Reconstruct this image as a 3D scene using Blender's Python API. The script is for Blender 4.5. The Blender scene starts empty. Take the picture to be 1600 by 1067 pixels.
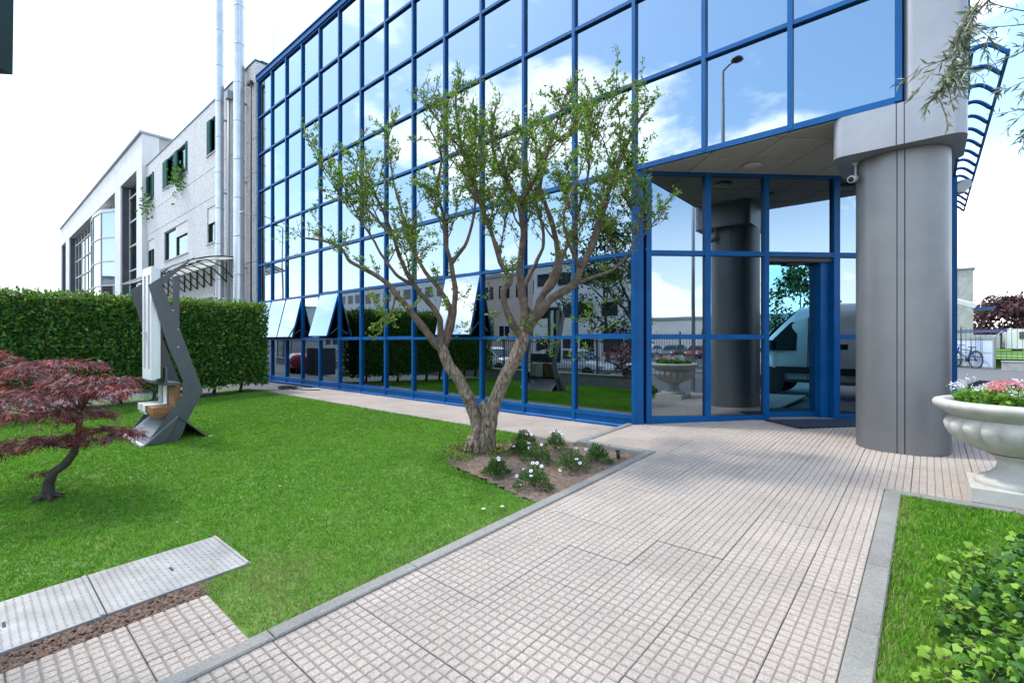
import bpy, bmesh, math, random
import numpy as np
from mathutils import Vector, Matrix, noise as mnoise
random.seed(7); rng = np.random.default_rng(7)
R = math.radians
sc = bpy.context.scene
C = sc.collection
# ------------------------------------------------------------------ camera
EYE = 1.52
YAW = R(41.114)
FPX = 743.6
cam_d = bpy.data.cameras.new('camera'); cam = bpy.data.objects.new('camera', cam_d); C.objects.link(cam)
cam.location = (0, 0, EYE); cam.rotation_euler = (R(90), 0, YAW)
cam_d.sensor_width = 36.0; cam_d.lens = FPX/1600*36; cam_d.clip_start = 0.05; cam_d.clip_end = 3000
sc.camera = cam
# ------------------------------------------------------------------ sky, sun, exposure
SUN_EL = R(60); SUN_AZ = Vector((-0.93, -0.36, 0)).normalized()
sun_vec = Vector((SUN_AZ.x*math.cos(SUN_EL), SUN_AZ.y*math.cos(SUN_EL), math.sin(SUN_EL)))
w = bpy.data.worlds.new('World'); sc.world = w; w.use_nodes = True
nt = w.node_tree; nt.nodes.clear()
def nn(t, **k):
    n = nt.nodes.new(t)
    for a, b in k.items(): setattr(n, a, b)
    return n
L = lambda a, b: nt.links.new(a, b)
sky = nn('ShaderNodeTexSky', sky_type='NISHITA', sun_disc=False, sun_elevation=SUN_EL,
         sun_rotation=math.atan2(sun_vec.x, sun_vec.y), altitude=150.0, air_density=1.0, dust_density=1.6, ozone_density=1.2)
tc = nn('ShaderNodeTexCoord')
mp = nn('ShaderNodeMapping'); mp.inputs['Scale'].default_value = (1.0, 1.0, 1.9); mp.inputs['Location'].default_value = (0.35, 0.2, 0.1)
L(tc.outputs['Generated'], mp.inputs['Vector'])
n1 = nn('ShaderNodeTexNoise'); n1.inputs['Scale'].default_value = 2.3; n1.inputs['Detail'].default_value = 9; n1.inputs['Roughness'].default_value = 0.56; n1.inputs['Distortion'].default_value = 0.25
L(mp.outputs[0], n1.inputs['Vector'])
cr = nn('ShaderNodeValToRGB'); cr.color_ramp.elements[0].position = 0.50; cr.color_ramp.elements[1].position = 0.60
cr.color_ramp.interpolation = 'EASE'
L(n1.outputs['Fac'], cr.inputs['Fac'])
sep = nn('ShaderNodeSeparateXYZ'); L(tc.outputs['Generated'], sep.inputs[0])
hz = nn('ShaderNodeMapRange'); hz.inputs['From Min'].default_value = 0.0; hz.inputs['From Max'].default_value = 0.30; hz.inputs['To Min'].default_value = 0.75; hz.inputs['To Max'].default_value = 0.0
L(sep.outputs['Z'], hz.inputs['Value'])
mx = nn('ShaderNodeMath', operation='MAXIMUM'); L(cr.outputs['Color'], mx.inputs[0]); L(hz.outputs[0], mx.inputs[1])
gain = nn('ShaderNodeVectorMath', operation='MULTIPLY_ADD'); gain.inputs[1].default_value = (1.62, 1.72, 1.75); gain.inputs[2].default_value = (0.45, 0.95, 1.5); L(sky.outputs[0], gain.inputs[0])   # thin bright haze over the blue
mix = nn('ShaderNodeMix', data_type='RGBA'); L(mx.outputs[0], mix.inputs['Factor']); L(gain.outputs[0], mix.inputs['A'])
mix.inputs['B'].default_value = (14.6, 14.5, 14.2, 1)
bg = nn('ShaderNodeBackground'); bg.inputs['Strength'].default_value = 0.145
out = nn('ShaderNodeOutputWorld'); L(mix.outputs['Result'], bg.inputs['Color']); L(bg.outputs[0], out.inputs['Surface'])
sd = bpy.data.lights.new('sun', 'SUN'); sd.energy = 1.8; sd.angle = R(5.0); sd.color = (1.0, 0.95, 0.87)
so = bpy.data.objects.new('sun', sd); C.objects.link(so); so.rotation_euler = (-sun_vec).to_track_quat('-Z', 'Y').to_euler()
sc.view_settings.view_transform = 'Standard'; sc.view_settings.look = 'None'; sc.view_settings.gamma = 1.0
sc.view_settings.use_curve_mapping = False; sc.view_settings.exposure = 0.75
sc.cycles.max_bounces = 8; sc.cycles.transparent_max_bounces = 12; sc.cycles.glossy_bounces = 5
sc.cycles.use_denoising = True; sc.cycles.sample_clamp_indirect = 8.0; sc.cycles.caustics_reflective = False; sc.cycles.caustics_refractive = False
# ------------------------------------------------------------------ placing helpers
CA, SA = math.cos(YAW), math.sin(YAW)
def at(px, py, depth):
    """point seen at a photo position, at a given distance along the view axis (metres)"""
    xc = (px-800)/FPX*depth; up = (534-py)/FPX*depth
    return Vector((xc*CA-depth*SA, xc*SA+depth*CA, EYE+up))
def gz(y):
    """height of the gently rising ground (path and lawn)"""
    return 0.085+0.037*(max(-2.0, min(y, 9.0))-7.66)
SLOPE = math.atan(0.037)
# ------------------------------------------------------------------ materials
MATS = {}
def mat(name, col, col2=None, scale=8.0, rough=0.6, metal=0.0, bump=0.0, bscale=None, detail=6, spec=0.5, lo=0.35, hi=0.65, coord='pos', rand=0.0, stretch=None, trans=0.0, coat=0.0, aniso=0.0, dirt=0.0):
    m = bpy.data.materials.new(name); m.use_nodes = True; t = m.node_tree; n = t.nodes; l = t.links
    b = n['Principled BSDF']; b.inputs['Roughness'].default_value = rough; b.inputs['Metallic'].default_value = metal
    b.inputs['Specular IOR Level'].default_value = spec
    if coat: b.inputs['Coat Weight'].default_value = coat; b.inputs['Coat Roughness'].default_value = 0.08
    if aniso: b.inputs['Anisotropic'].default_value = aniso
    if coord == 'pos':
        g = n.new('ShaderNodeNewGeometry'); vec = g.outputs['Position']
    else:
        g = n.new('ShaderNodeTexCoord'); vec = g.outputs['Object']
    if stretch:
        mpn = n.new('ShaderNodeMapping'); mpn.inputs['Scale'].default_value = stretch; l.new(vec, mpn.inputs['Vector']); vec = mpn.outputs[0]
    colout = None
    if col2 is not None:
        nz = n.new('ShaderNodeTexNoise'); nz.inputs['Scale'].default_value = scale; nz.inputs['Detail'].default_value = detail; nz.inputs['Roughness'].default_value = 0.65
        l.new(vec, nz.inputs['Vector'])
        r = n.new('ShaderNodeValToRGB'); r.color_ramp.elements[0].position = lo; r.color_ramp.elements[1].position = hi
        r.color_ramp.elements[0].color = (*col, 1); r.color_ramp.elements[1].color = (*col2, 1)
        l.new(nz.outputs['Fac'], r.inputs['Fac']); colout = r.outputs['Color']
    if rand:
        oi = n.new('ShaderNodeObjectInfo'); mr = n.new('ShaderNodeMapRange'); mr.inputs['To Min'].default_value = 1-rand; mr.inputs['To Max'].default_value = 1+rand
        l.new(oi.outputs['Random'], mr.inputs['Value'])
        hs = n.new('ShaderNodeHueSaturation')
        if colout is not None: l.new(colout, hs.inputs['Color'])
        else: hs.inputs['Color'].default_value = (*col, 1)
        l.new(mr.outputs[0], hs.inputs['Value']); colout = hs.outputs['Color']
    if dirt:      # uneven weathering stains
        if colout is None:
            cc = n.new('ShaderNodeRGB'); cc.outputs[0].default_value = (*col, 1); colout = cc.outputs[0]
        gp = n.new('ShaderNodeNewGeometry'); dz = n.new('ShaderNodeTexNoise'); dz.inputs['Scale'].default_value = 1.1; dz.inputs['Detail'].default_value = 7; dz.inputs['Roughness'].default_value = 0.7
        l.new(gp.outputs['Position'], dz.inputs['Vector'])
        dm = n.new('ShaderNodeMapRange'); dm.inputs['From Min'].default_value = 0.38; dm.inputs['From Max'].default_value = 0.68; dm.inputs['To Min'].default_value = 1.0; dm.inputs['To Max'].default_value = 1-dirt
        l.new(dz.outputs['Fac'], dm.inputs['Value']); dx = n.new('ShaderNodeMix'); dx.data_type = 'RGBA'; dx.blend_type = 'MULTIPLY'; dx.inputs['Factor'].default_value = 1.0
        l.new(colout, dx.inputs['A']); l.new(dm.outputs[0], dx.inputs['B']); colout = dx.outputs['Result']
    if colout is not None: l.new(colout, b.inputs['Base Color'])
    else: b.inputs['Base Color'].default_value = (*col, 1)
    if bump:
        bz = n.new('ShaderNodeTexNoise'); bz.inputs['Scale'].default_value = bscale or scale*4; bz.inputs['Detail'].default_value = 5
        l.new(vec, bz.inputs['Vector'])
        bp = n.new('ShaderNodeBump'); bp.inputs['Strength'].default_value = bump; bp.inputs['Distance'].default_value = 0.03 if name == 'trunk' else 0.01
        l.new(bz.outputs['Fac'], bp.inputs['Height']); l.new(bp.outputs[0], b.inputs['Normal'])
    if trans:
        tb = n.new('ShaderNodeBsdfTranslucent'); ms = n.new('ShaderNodeMixShader'); ms.inputs[0].default_value = trans
        if colout is not None: l.new(colout, tb.inputs['Color'])
        else: tb.inputs['Color'].default_value = (*col, 1)
        l.new(b.outputs[0], ms.inputs[1]); l.new(tb.outputs[0], ms.inputs[2]); l.new(ms.outputs[0], n['Material Output'].inputs['Surface'])
    MATS[name] = m; return m
def glass(name, refl, tint, trans_tint, ior_boost=0.35, rough=0.0, wav=0.0):
    """coated glazing: mirror reflection over tinted see-through"""
    m = bpy.data.materials.new(name); m.use_nodes = True; t = m.node_tree; n = t.nodes; l = t.links; n.clear()
    o = n.new('ShaderNodeOutputMaterial'); g = n.new('ShaderNodeBsdfGlossy'); g.inputs['Roughness'].default_value = rough; g.inputs['Color'].default_value = (*tint, 1)
    tr = n.new('ShaderNodeBsdfTransparent'); tr.inputs['Color'].default_value = (*trans_tint, 1)
    lw = n.new('ShaderNodeFresnel'); lw.inputs['IOR'].default_value = 1.5
    mr = n.new('ShaderNodeMapRange'); mr.inputs['From Min'].default_value = 0.04; mr.inputs['From Max'].default_value = 1.0; mr.inputs['To Min'].default_value = refl; mr.inputs['To Max'].default_value = 1.0
    l.new(lw.outputs[0], mr.inputs['Value'])
    ms = n.new('ShaderNodeMixShader'); l.new(mr.outputs[0], ms.inputs[0]); l.new(tr.outputs[0], ms.inputs[1]); l.new(g.outputs[0], ms.inputs[2])
    if wav:
        ge = n.new('ShaderNodeNewGeometry'); nz = n.new('ShaderNodeTexNoise'); nz.inputs['Scale'].default_value = 0.9; nz.inputs['Detail'].default_value = 1
        l.new(ge.outputs['Position'], nz.inputs['Vector']); bp = n.new('ShaderNodeBump'); bp.inputs['Strength'].default_value = wav; bp.inputs['Distance'].default_value = 0.02
        l.new(nz.outputs['Fac'], bp.inputs['Height']); l.new(bp.outputs[0], g.inputs['Normal'])
    l.new(ms.outputs[0], o.inputs['Surface']); MATS[name] = m; return m
mat('blue', (0.0005, 0.083, 0.27), (0.001, 0.10, 0.30), 3.0, rough=0.45, spec=0.22, dirt=.25)
glass('mirror', 0.36, (0.75, 0.90, 1.0), (0.10, 0.20, 0.24), wav=0.06)
glass('doorglass', 0.50, (0.30, 0.74, 0.95), (0.03, 0.22, 0.32), wav=0.03)
glass('clear', 0.06, (1, 1, 1), (0.75, 0.86, 0.84))
glass('greenglass', 0.10, (0.85, 1, 0.96), (0.30, 0.52, 0.48))
mat('steel', (0.205, 0.207, 0.208), (0.225, 0.227, 0.228), 2, rough=0.48, metal=0.6, stretch=(1, 1, 0.05), spec=0.5, dirt=.16)
mat('panel', (0.30, 0.31, 0.325), (0.33, 0.34, 0.355), 2, rough=0.42, metal=0.35, stretch=(1, 1, 0.1), dirt=.14)
mat('groove', (0.04, 0.04, 0.045), rough=0.8)
mat('soffit', (0.44, 0.42, 0.37), (0.50, 0.48, 0.43), 3, rough=0.85, rand=.05)
mat('interior', (0.10, 0.12, 0.13), (0.16, 0.17, 0.18), 1.2, rough=0.9)
mat('blind', (0.02, 0.33, 0.36), (0.04, 0.40, 0.42), 3, rough=0.8)
mat('paver', (0.375, 0.312, 0.265), (0.56, 0.485, 0.42), 90, rough=0.9, bump=0.7, bscale=260, detail=3, rand=0.06, dirt=.2)
mat('paver_joint', (0.16, 0.142, 0.122), (0.25, 0.225, 0.195), 14, rough=0.95, bump=0.3)
mat('kerb', (0.21, 0.205, 0.185), (0.32, 0.312, 0.285), 70, rough=0.9, bump=0.5, bscale=160, rand=0.05, dirt=.3)
mat('soil', (0.10, 0.065, 0.045), (0.24, 0.17, 0.125), 22, rough=0.95, bump=1.0, bscale=70)
mat('bark_chip', (0.075, 0.042, 0.03), (0.20, 0.125, 0.09), 25, rough=0.9, rand=0.25)
mat('lawn_base', (0.055, 0.125, 0.012), (0.11, 0.19, 0.03), 9, rough=0.95, bump=0.6, bscale=80)
mat('asphalt', (0.085, 0.087, 0.09), (0.12, 0.12, 0.122), 40, rough=0.92, bump=0.4, bscale=200)
mat('concrete', (0.30, 0.30, 0.29), (0.42, 0.42, 0.41), 2.5, rough=0.9, bump=0.2, bscale=60)
mat('aggregate', (0.42, 0.42, 0.41), (0.58, 0.58, 0.565), 14, rough=0.9, bump=0.5, bscale=14, lo=0.42, hi=0.58, detail=2)
mat('whitewall', (0.58, 0.58, 0.565), (0.66, 0.66, 0.65), 0.6, rough=0.8)
mat('darkslate', (0.05, 0.058, 0.068), (0.075, 0.085, 0.095), 1.5, rough=0.7)
mat('greenpaint', (0.004, 0.075, 0.055), rough=0.7, spec=0.2)
mat('darkgreen', (0.008, 0.028, 0.022), rough=0.4)
mat('white', (0.80, 0.80, 0.79), rough=0.4)
mat('offwhite', (0.50, 0.50, 0.47), (0.58, 0.57, 0.54), 6, rough=0.7)
mat('pipe', (0.42, 0.45, 0.48), (0.50, 0.53, 0.55), 2, rough=0.3, metal=0.6)
mat('greypipe', (0.30, 0.32, 0.33), rough=0.5, metal=0.3)
mat('black', (0.012, 0.012, 0.013), rough=0.5)
mat('rubber', (0.018, 0.018, 0.019), rough=0.85)
mat('anthracite', (0.082, 0.090, 0.100), (0.10, 0.108, 0.118), 3, rough=0.42, metal=0.1)
mat('sheet', (0.20, 0.215, 0.235), (0.25, 0.265, 0.28), 4, rough=0.38, metal=0.3)
mat('plate', (0.32, 0.315, 0.30), (0.43, 0.42, 0.40), 5, rough=0.5, metal=0.4, dirt=.25)
mat('wood', (0.24, 0.105, 0.035), (0.34, 0.16, 0.055), 9, rough=0.5, stretch=(1, 1, 8))
mat('brownwood', (0.09, 0.05, 0.035), rough=0.6)
mat('stone', (0.44, 0.425, 0.38), (0.54, 0.525, 0.48), 7, rough=0.8, bump=0.12, bscale=90)
mat('trunk', (0.075, 0.055, 0.04), (0.34, 0.265, 0.185), 34, rough=0.95, bump=1.0, bscale=60, stretch=(1, 1, 0.30), lo=0.38, hi=0.62)
mat('twig', (0.062, 0.043, 0.030), (0.15, 0.108, 0.075), 12, rough=0.9)
mat('darkbark', (0.045, 0.037, 0.032), (0.10, 0.085, 0.075), 30, rough=0.9, bump=0.6)
for nme, c1, c2, tr in (('leaf_a', (0.060, 0.165, 0.013), (0.125, 0.275, 0.026), .35), ('leaf_b', (0.16, 0.31, 0.025), (0.25, 0.42, 0.045), .4), ('leaf_c', (0.36, 0.19, 0.06), (0.30, 0.25, 0.05), .3),
                        ('hedge_a', (0.042, 0.150, 0.018), (0.115, 0.28, 0.036), .28), ('hedge_b', (0.16, 0.31, 0.035), (0.25, 0.40, 0.05), .25), ('hedge_c', (0.16, 0.045, 0.02), (0.20, 0.09, 0.03), .2),
                        ('maple_a', (0.075, 0.018, 0.025), (0.15, 0.038, 0.046), .3), ('maple_b', (0.30, 0.02, 0.032), (0.34, 0.040, 0.045), .3), ('maple_c', (0.20, 0.10, 0.105), (0.28, 0.15, 0.145), .2), ('maple_d', (0.28, 0.11, 0.02), (0.22, 0.13, 0.03), .3),
                        ('ivy_a', (0.06, 0.18, 0.018), (0.13, 0.30, 0.03), .3), ('ivy_b', (0.19, 0.38, 0.03), (0.29, 0.48, 0.05), .35), ('ivy_c', (0.035, 0.11, 0.022), (0.06, 0.16, 0.03), .2),
                        ('olive_a', (0.10, 0.135, 0.06), (0.15, 0.19, 0.09), .2), ('olive_b', (0.30, 0.33, 0.25), (0.38, 0.41, 0.32), .2),
                        ('grass_a', (0.082, 0.262, 0.010), (0.150, 0.37, 0.022), .32), ('grass_b', (0.165, 0.40, 0.028), (0.25, 0.46, 0.055), .36), ('grass_c', (0.27, 0.25, 0.09), (0.36, 0.32, 0.14), .2),
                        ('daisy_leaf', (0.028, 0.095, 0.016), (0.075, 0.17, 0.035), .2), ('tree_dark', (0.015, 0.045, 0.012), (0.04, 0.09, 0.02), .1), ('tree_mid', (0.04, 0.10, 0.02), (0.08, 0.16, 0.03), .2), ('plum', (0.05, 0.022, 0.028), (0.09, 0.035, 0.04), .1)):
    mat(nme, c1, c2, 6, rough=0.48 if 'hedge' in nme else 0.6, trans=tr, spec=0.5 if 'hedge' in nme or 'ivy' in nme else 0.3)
mat('petal_white', (0.86, 0.85, 0.88), rough=0.6, trans=.2); mat('petal_pink', (0.75, 0.16, 0.20), (0.85, 0.36, 0.36), 20, rough=0.6, trans=.2)
mat('petal_lilac', (0.62, 0.58, 0.72), (0.8, 0.76, 0.84), 20, rough=0.6, trans=.2); mat('purple', (0.07, 0.03, 0.12), rough=0.6)
mat('carwhite', (0.74, 0.75, 0.76), rough=0.25, coat=0.6); mat('carred', (0.38, 0.02, 0.025), rough=0.25, coat=0.6); mat('cargrey', (0.16, 0.17, 0.18), rough=0.3, metal=0.5, coat=0.5); mat('carblue', (0.03, 0.06, 0.14), rough=0.3, coat=0.5)
mat('carglass', (0.015, 0.02, 0.022), rough=0.06, spec=0.6); mat('rim', (0.4, 0.4, 0.41), rough=0.35, metal=0.8); mat('lamp_red', (0.4, 0.01, 0.01), rough=0.3); mat('lamp_clear', (0.7, 0.7, 0.7), rough=0.15)
mat('fence', (0.07, 0.085, 0.085), rough=0.5); mat('brickpink', (0.56, 0.42, 0.36), (0.62, 0.48, 0.42), 2, rough=0.9); mat('palewall', (0.72, 0.71, 0.68), (0.79, 0.78, 0.75), .6, rough=0.9); mat('mat_blue', (0.012, 0.022, 0.045), (0.02, 0.032, 0.06), 60, rough=0.95, bump=.5)
mat('boardblue', (0.42, 0.53, 0.70), (0.55, 0.63, 0.76), 3, rough=0.4); mat('bikeblue', (0.01, 0.06, 0.25), rough=0.35); mat('awningpoly', (0.62, 0.64, 0.61), rough=0.35, trans=0.55)
# ------------------------------------------------------------------ mesh helpers
def setp(o, kw):
    for k, v in kw.items():
        if v is not None: o[k] = v
def tag(o, label=None, cat=None, group=None, kind=None):
    setp(o, dict(label=label, category=cat, group=group, kind=kind)); return o
def empty(name, loc=(0, 0, 0), label=None, cat=None, group=None, rz=0.0):
    o = bpy.data.objects.new(name, None); C.objects.link(o); o.location = loc; o.rotation_euler = (0, 0, rz); o.empty_display_size = 0.2
    return tag(o, label, cat, group)
def link(name, me, parent=None, loc=None, rot=None):
    o = bpy.data.objects.new(name, me); C.objects.link(o)
    if parent is not None: o.parent = parent
    if loc is not None: o.location = loc
    if rot is not None: o.rotation_euler = rot
    return o
class MB:
    def __init__(s): s.v = []; s.f = []; s.m = []; s.mats = []; s.cur = 0
    def mat(s, name):
        if name not in s.mats: s.mats.append(name)
        s.cur = s.mats.index(name); return s
    def add(s, vs, fs):
        b = len(s.v); s.v += [tuple(x) for x in vs]
        for f in fs: s.f.append(tuple(i+b for i in f)); s.m.append(s.cur)
        return s
    def box(s, x0, x1, y0, y1, z0, z1):
        return s.add([(x0, y0, z0), (x1, y0, z0), (x1, y1, z0), (x0, y1, z0), (x0, y0, z1), (x1, y0, z1), (x1, y1, z1), (x0, y1, z1)],
                     [(0, 3, 2, 1), (4, 5, 6, 7), (0, 1, 5, 4), (1, 2, 6, 5), (2, 3, 7, 6), (3, 0, 4, 7)])
    def bevbox(s, x0, x1, y0, y1, z0, z1, b=0.01):
        vs = []
        for z, i in ((z0, 0), (z1-b, 0), (z1, b)):
            vs += [(x0+i, y0+i, z), (x1-i, y0+i, z), (x1-i, y1-i, z), (x0+i, y1-i, z)]
        fs = [(3, 2, 1, 0), (8, 9, 10, 11)]
        for k in (0, 4):
            for i in range(4): j = (i+1) % 4; fs.append((k+i, k+j, k+4+j, k+4+i))
        return s.add(vs, fs)
    def prism(s, poly, a, b, axis='x'):
        """extrude a 2D polygon along an axis: x -> poly (y,z), y -> poly (x,z), z -> poly (x,y)"""
        n = len(poly)
        P = {'x': lambda p, t: (t, p[0], p[1]), 'y': lambda p, t: (p[0], t, p[1]), 'z': lambda p, t: (p[0], p[1], t)}[axis]
        vs = [P(p, a) for p in poly]+[P(p, b) for p in poly]
        fs = [tuple(range(n))[::-1], tuple(range(n, 2*n))]+[(i, (i+1) % n, n+(i+1) % n, n+i) for i in range(n)]
        return s.add(vs, fs)
    def quad(s, a, b, c, d): return s.add([a, b, c, d], [(0, 1, 2, 3)])
    def bar(s, p, q, w, h=None, up=(0, 0, 1)):
        p = Vector(p); q = Vector(q); h = h or w; d = (q-p).normalized(); u = Vector(up)
        if abs(d.dot(u)) > 0.98: u = Vector((0, 1, 0))
        x = d.cross(u).normalized(); y = x.cross(d)
        vs = []
        for e in (p, q):
            for a, b in ((-1, -1), (1, -1), (1, 1), (-1, 1)): vs.append(e+x*(a*w/2)+y*(b*h/2))
        return s.add(vs, [(3, 2, 1, 0), (4, 5, 6, 7), (0, 1, 5, 4), (1, 2, 6, 5), (2, 3, 7, 6), (3, 0, 4, 7)])
    def tube(s, pts, rad, n=8, cap=True, jit=0.0, ridge=0.0):
        pts = [Vector(p) for p in pts]; k = len(pts)
        if not hasattr(rad, '__len__'): rad = [rad]*k
        vs = []; ref = None
        for i in range(k):
            d = (pts[min(i+1, k-1)]-pts[max(i-1, 0)]).normalized()
            if ref is None: ref = d.orthogonal().normalized()
            ref = (ref-d*ref.dot(d)).normalized(); y = d.cross(ref)
            for j in range(n):
                a = 2*math.pi*j/n; r = rad[i]*(1+(jit*mnoise.noise(pts[i]*6+Vector((j*2.3, 0, 0))) if jit else 0)+(ridge*(math.sin(5*a+i*.55+math.sin(i*.7))+.6*math.sin(9*a-i*.4)) if ridge else 0))
                vs.append(pts[i]+(ref*math.cos(a)+y*math.sin(a))*r)
        fs = [(i*n+j, i*n+(j+1) % n, (i+1)*n+(j+1) % n, (i+1)*n+j) for i in range(k-1) for j in range(n)]
        if cap: fs += [tuple(range(n))[::-1], tuple(range((k-1)*n, k*n))]
        return s.add(vs, fs)
    def lathe(s, prof, n=32, c=(0, 0, 0), mod=None):
        vs = []
        for i, (r, z) in enumerate(prof):
            for j in range(n):
                a = 2*math.pi*j/n; rr = r*(mod(i, a) if mod else 1); vs.append((c[0]+rr*math.cos(a), c[1]+rr*math.sin(a), c[2]+z))
        k = len(prof)
        fs = [(i*n+j, i*n+(j+1) % n, (i+1)*n+(j+1) % n, (i+1)*n+j) for i in range(k-1) for j in range(n)]
        fs += [tuple(range(n))[::-1], tuple(range((k-1)*n, k*n))]
        return s.add(vs, fs)
    def cyl(s, p, q, r, n=12): return s.tube([p, q], r, n)
    def mesh(s, name, smooth=False, mats=None):
        me = bpy.data.meshes.new(name); me.from_pydata(s.v, [], s.f)
        for mm in (mats or s.mats): me.materials.append(MATS[mm])
        if len(s.mats) > 1: me.polygons.foreach_set('material_index', s.m)
        if smooth: me.polygons.foreach_set('use_smooth', [True]*len(me.polygons))
        me.update(); return me
    def build(s, name, material=None, parent=None, smooth=False, autosmooth=None, loc=None, rot=None):
        if material and not s.mats: s.mats = [material]
        me = s.mesh(name, smooth)
        if autosmooth and smooth: me.set_sharp_from_angle(angle=R(autosmooth))
        return link(name, me, parent, loc, rot)
def np_mesh(name, V, F, mats, mi=None, smooth=False):
    """V (n,3), F (m,k) arrays, fast path"""
    me = bpy.data.meshes.new(name); V = np.asarray(V, np.float32); F = np.asarray(F, np.int32); k = F.shape[1]
    me.vertices.add(len(V)); me.vertices.foreach_set('co', V.ravel())
    me.loops.add(F.size); me.loops.foreach_set('vertex_index', F.ravel())
    me.polygons.add(len(F)); me.polygons.foreach_set('loop_start', np.arange(0, F.size, k, dtype=np.int32))
    for mm in mats: me.materials.append(MATS[mm])
    if mi is not None: me.polygons.foreach_set('material_index', np.asarray(mi, np.int32))
    me.update(calc_edges=True)
    if smooth: me.polygons.foreach_set('use_smooth', [True]*len(F))
    return me
def leaves(name, pos, dirs, size, shape, mats, probs, parent=None, flat=0.6, aspect=0.5, loc=None, curl=0.25):
    """many small leaves: pos (n,3), dirs (n,3) growth directions, size (n), shape = list of (u,v) outline triangles"""
    n = len(pos); pos = np.asarray(pos, float); d = np.asarray(dirs, float); d /= np.linalg.norm(d, axis=1)[:, None]+1e-9
    up = rng.normal(size=(n, 3))*flat+np.array([0, 0, 1.0]); x = np.cross(d, up); x /= np.linalg.norm(x, axis=1)[:, None]+1e-9; nrm = np.cross(x, d)
    verts, tris = SHAPES[shape] if isinstance(shape, str) else shape
    verts = np.array(verts, float); tris = np.array(tris, int); k = len(verts)
    V = (pos[:, None, :]+d[:, None, :]*(verts[None, :, 0:1]*size[:, None, None])+x[:, None, :]*(verts[None, :, 1:2]*aspect*size[:, None, None])+nrm[:, None, :]*(verts[None, :, 2:3]*size[:, None, None]))
    F = (tris[None]+(np.arange(n)*k)[:, None, None]).reshape(-1, tris.shape[1])
    mi = np.repeat(rng.choice(len(mats), size=n, p=probs), len(tris))
    return link(name, np_mesh(name, V.reshape(-1, 3), F, mats, mi), parent, loc)
SHAPES = {
 'leaf': ([(0, 0, 0), (.45, .5, .06), (.45, -.5, .06), (1, 0, -.08)], [(0, 2, 1), (1, 2, 3)]),
 'leaf6': ([(0, 0, 0), (.3, .5, .1), (.3, -.5, .1), (.7, .42, .06), (.7, -.42, .06), (1, 0, -.1), (.35, 0, 0), (.75, 0, -.03)], [(0, 6, 1), (0, 2, 6), (1, 6, 7), (1, 7, 3), (2, 7, 6), (2, 4, 7), (3, 7, 5), (7, 4, 5)]),
 'ivy': ([(0, 0, 0), (-.10, .40, .0), (.22, .62, .04), (.48, .66, -.04), (.62, .42, .05), (1, 0, -.1), (.62, -.42, .05), (.48, -.66, -.04), (.22, -.62, .04), (-.10, -.40, 0), (.35, 0, .07)],
         [(10, 0, 1), (10, 1, 2), (10, 2, 3), (10, 3, 4), (10, 4, 5), (10, 5, 6), (10, 6, 7), (10, 7, 8), (10, 8, 9), (10, 9, 0)]),
 'maple': ([(0, 0, 0), (.25, .06, 0), (.25, -.06, 0), (1, 0, -.2), (.05, .1, 0), (.72, .55, -.15), (.05, -.1, 0), (.72, -.55, -.15), (0, .12, 0), (.25, .8, -.12), (0, -.12, 0), (.25, -.8, -.12), (.3, .2, 0), (.3, -.2, 0), (.1, .3, 0), (.1, -.3, 0)],
           [(1, 2, 3), (0, 2, 1), (4, 1, 12), (4, 12, 5), (6, 13, 2), (6, 7, 13), (8, 4, 14), (8, 14, 9), (10, 15, 6), (10, 11, 15)]),
 'blade': ([(0, .5, 0), (0, -.5, 0), (1, 0, 0)], [(0, 1, 2)]),
}
# ================================================================== GROUND
g = MB().add([(-900, -900, -0.30), (900, -900, -0.30), (900, 900, -0.30), (-900, 900, -0.30)], [(0, 1, 2, 3)]).build('ground', 'asphalt'); tag(g, kind='structure')
# yard on the right of the building, a little higher than the street
yard = MB().add([(0.2, 9.4, 0.03), (60, 9.4, 0.03), (60, 120, 0.03), (0.2, 120, 0.03), (2.4, 9.4, 0.03), (2.4, -1.0, -0.2), (9.6, -1.0, -0.2), (9.6, 9.4, 0.03)], [(0, 1, 2, 3), (4, 5, 6, 7)]).build('yard', 'asphalt'); tag(yard, kind='structure')
# courtyard between the hedge and the grey building
court = MB().add([(-80, 4.5, -0.03), (-15.3, 4.5, -0.03), (-15.3, 7.6, -0.03), (-80, 7.6, -0.03)], [(0, 1, 2, 3)]).build('courtyard', 'asphalt'); tag(court, kind='structure')
def strip_mesh(x0, x1, y0, y1, dz, nx=2, ny=12):
    m = MB(); xs = np.linspace(x0, x1, nx); ys = np.linspace(y0, y1, ny)
    for j in range(ny):
        for i in range(nx): m.v.append((xs[i], ys[j], gz(ys[j])+dz))
    for j in range(ny-1):
        for i in range(nx-1): a = j*nx+i; m.f.append((a, a+1, a+nx+1, a+nx)); m.m.append(0)
    return m
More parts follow.
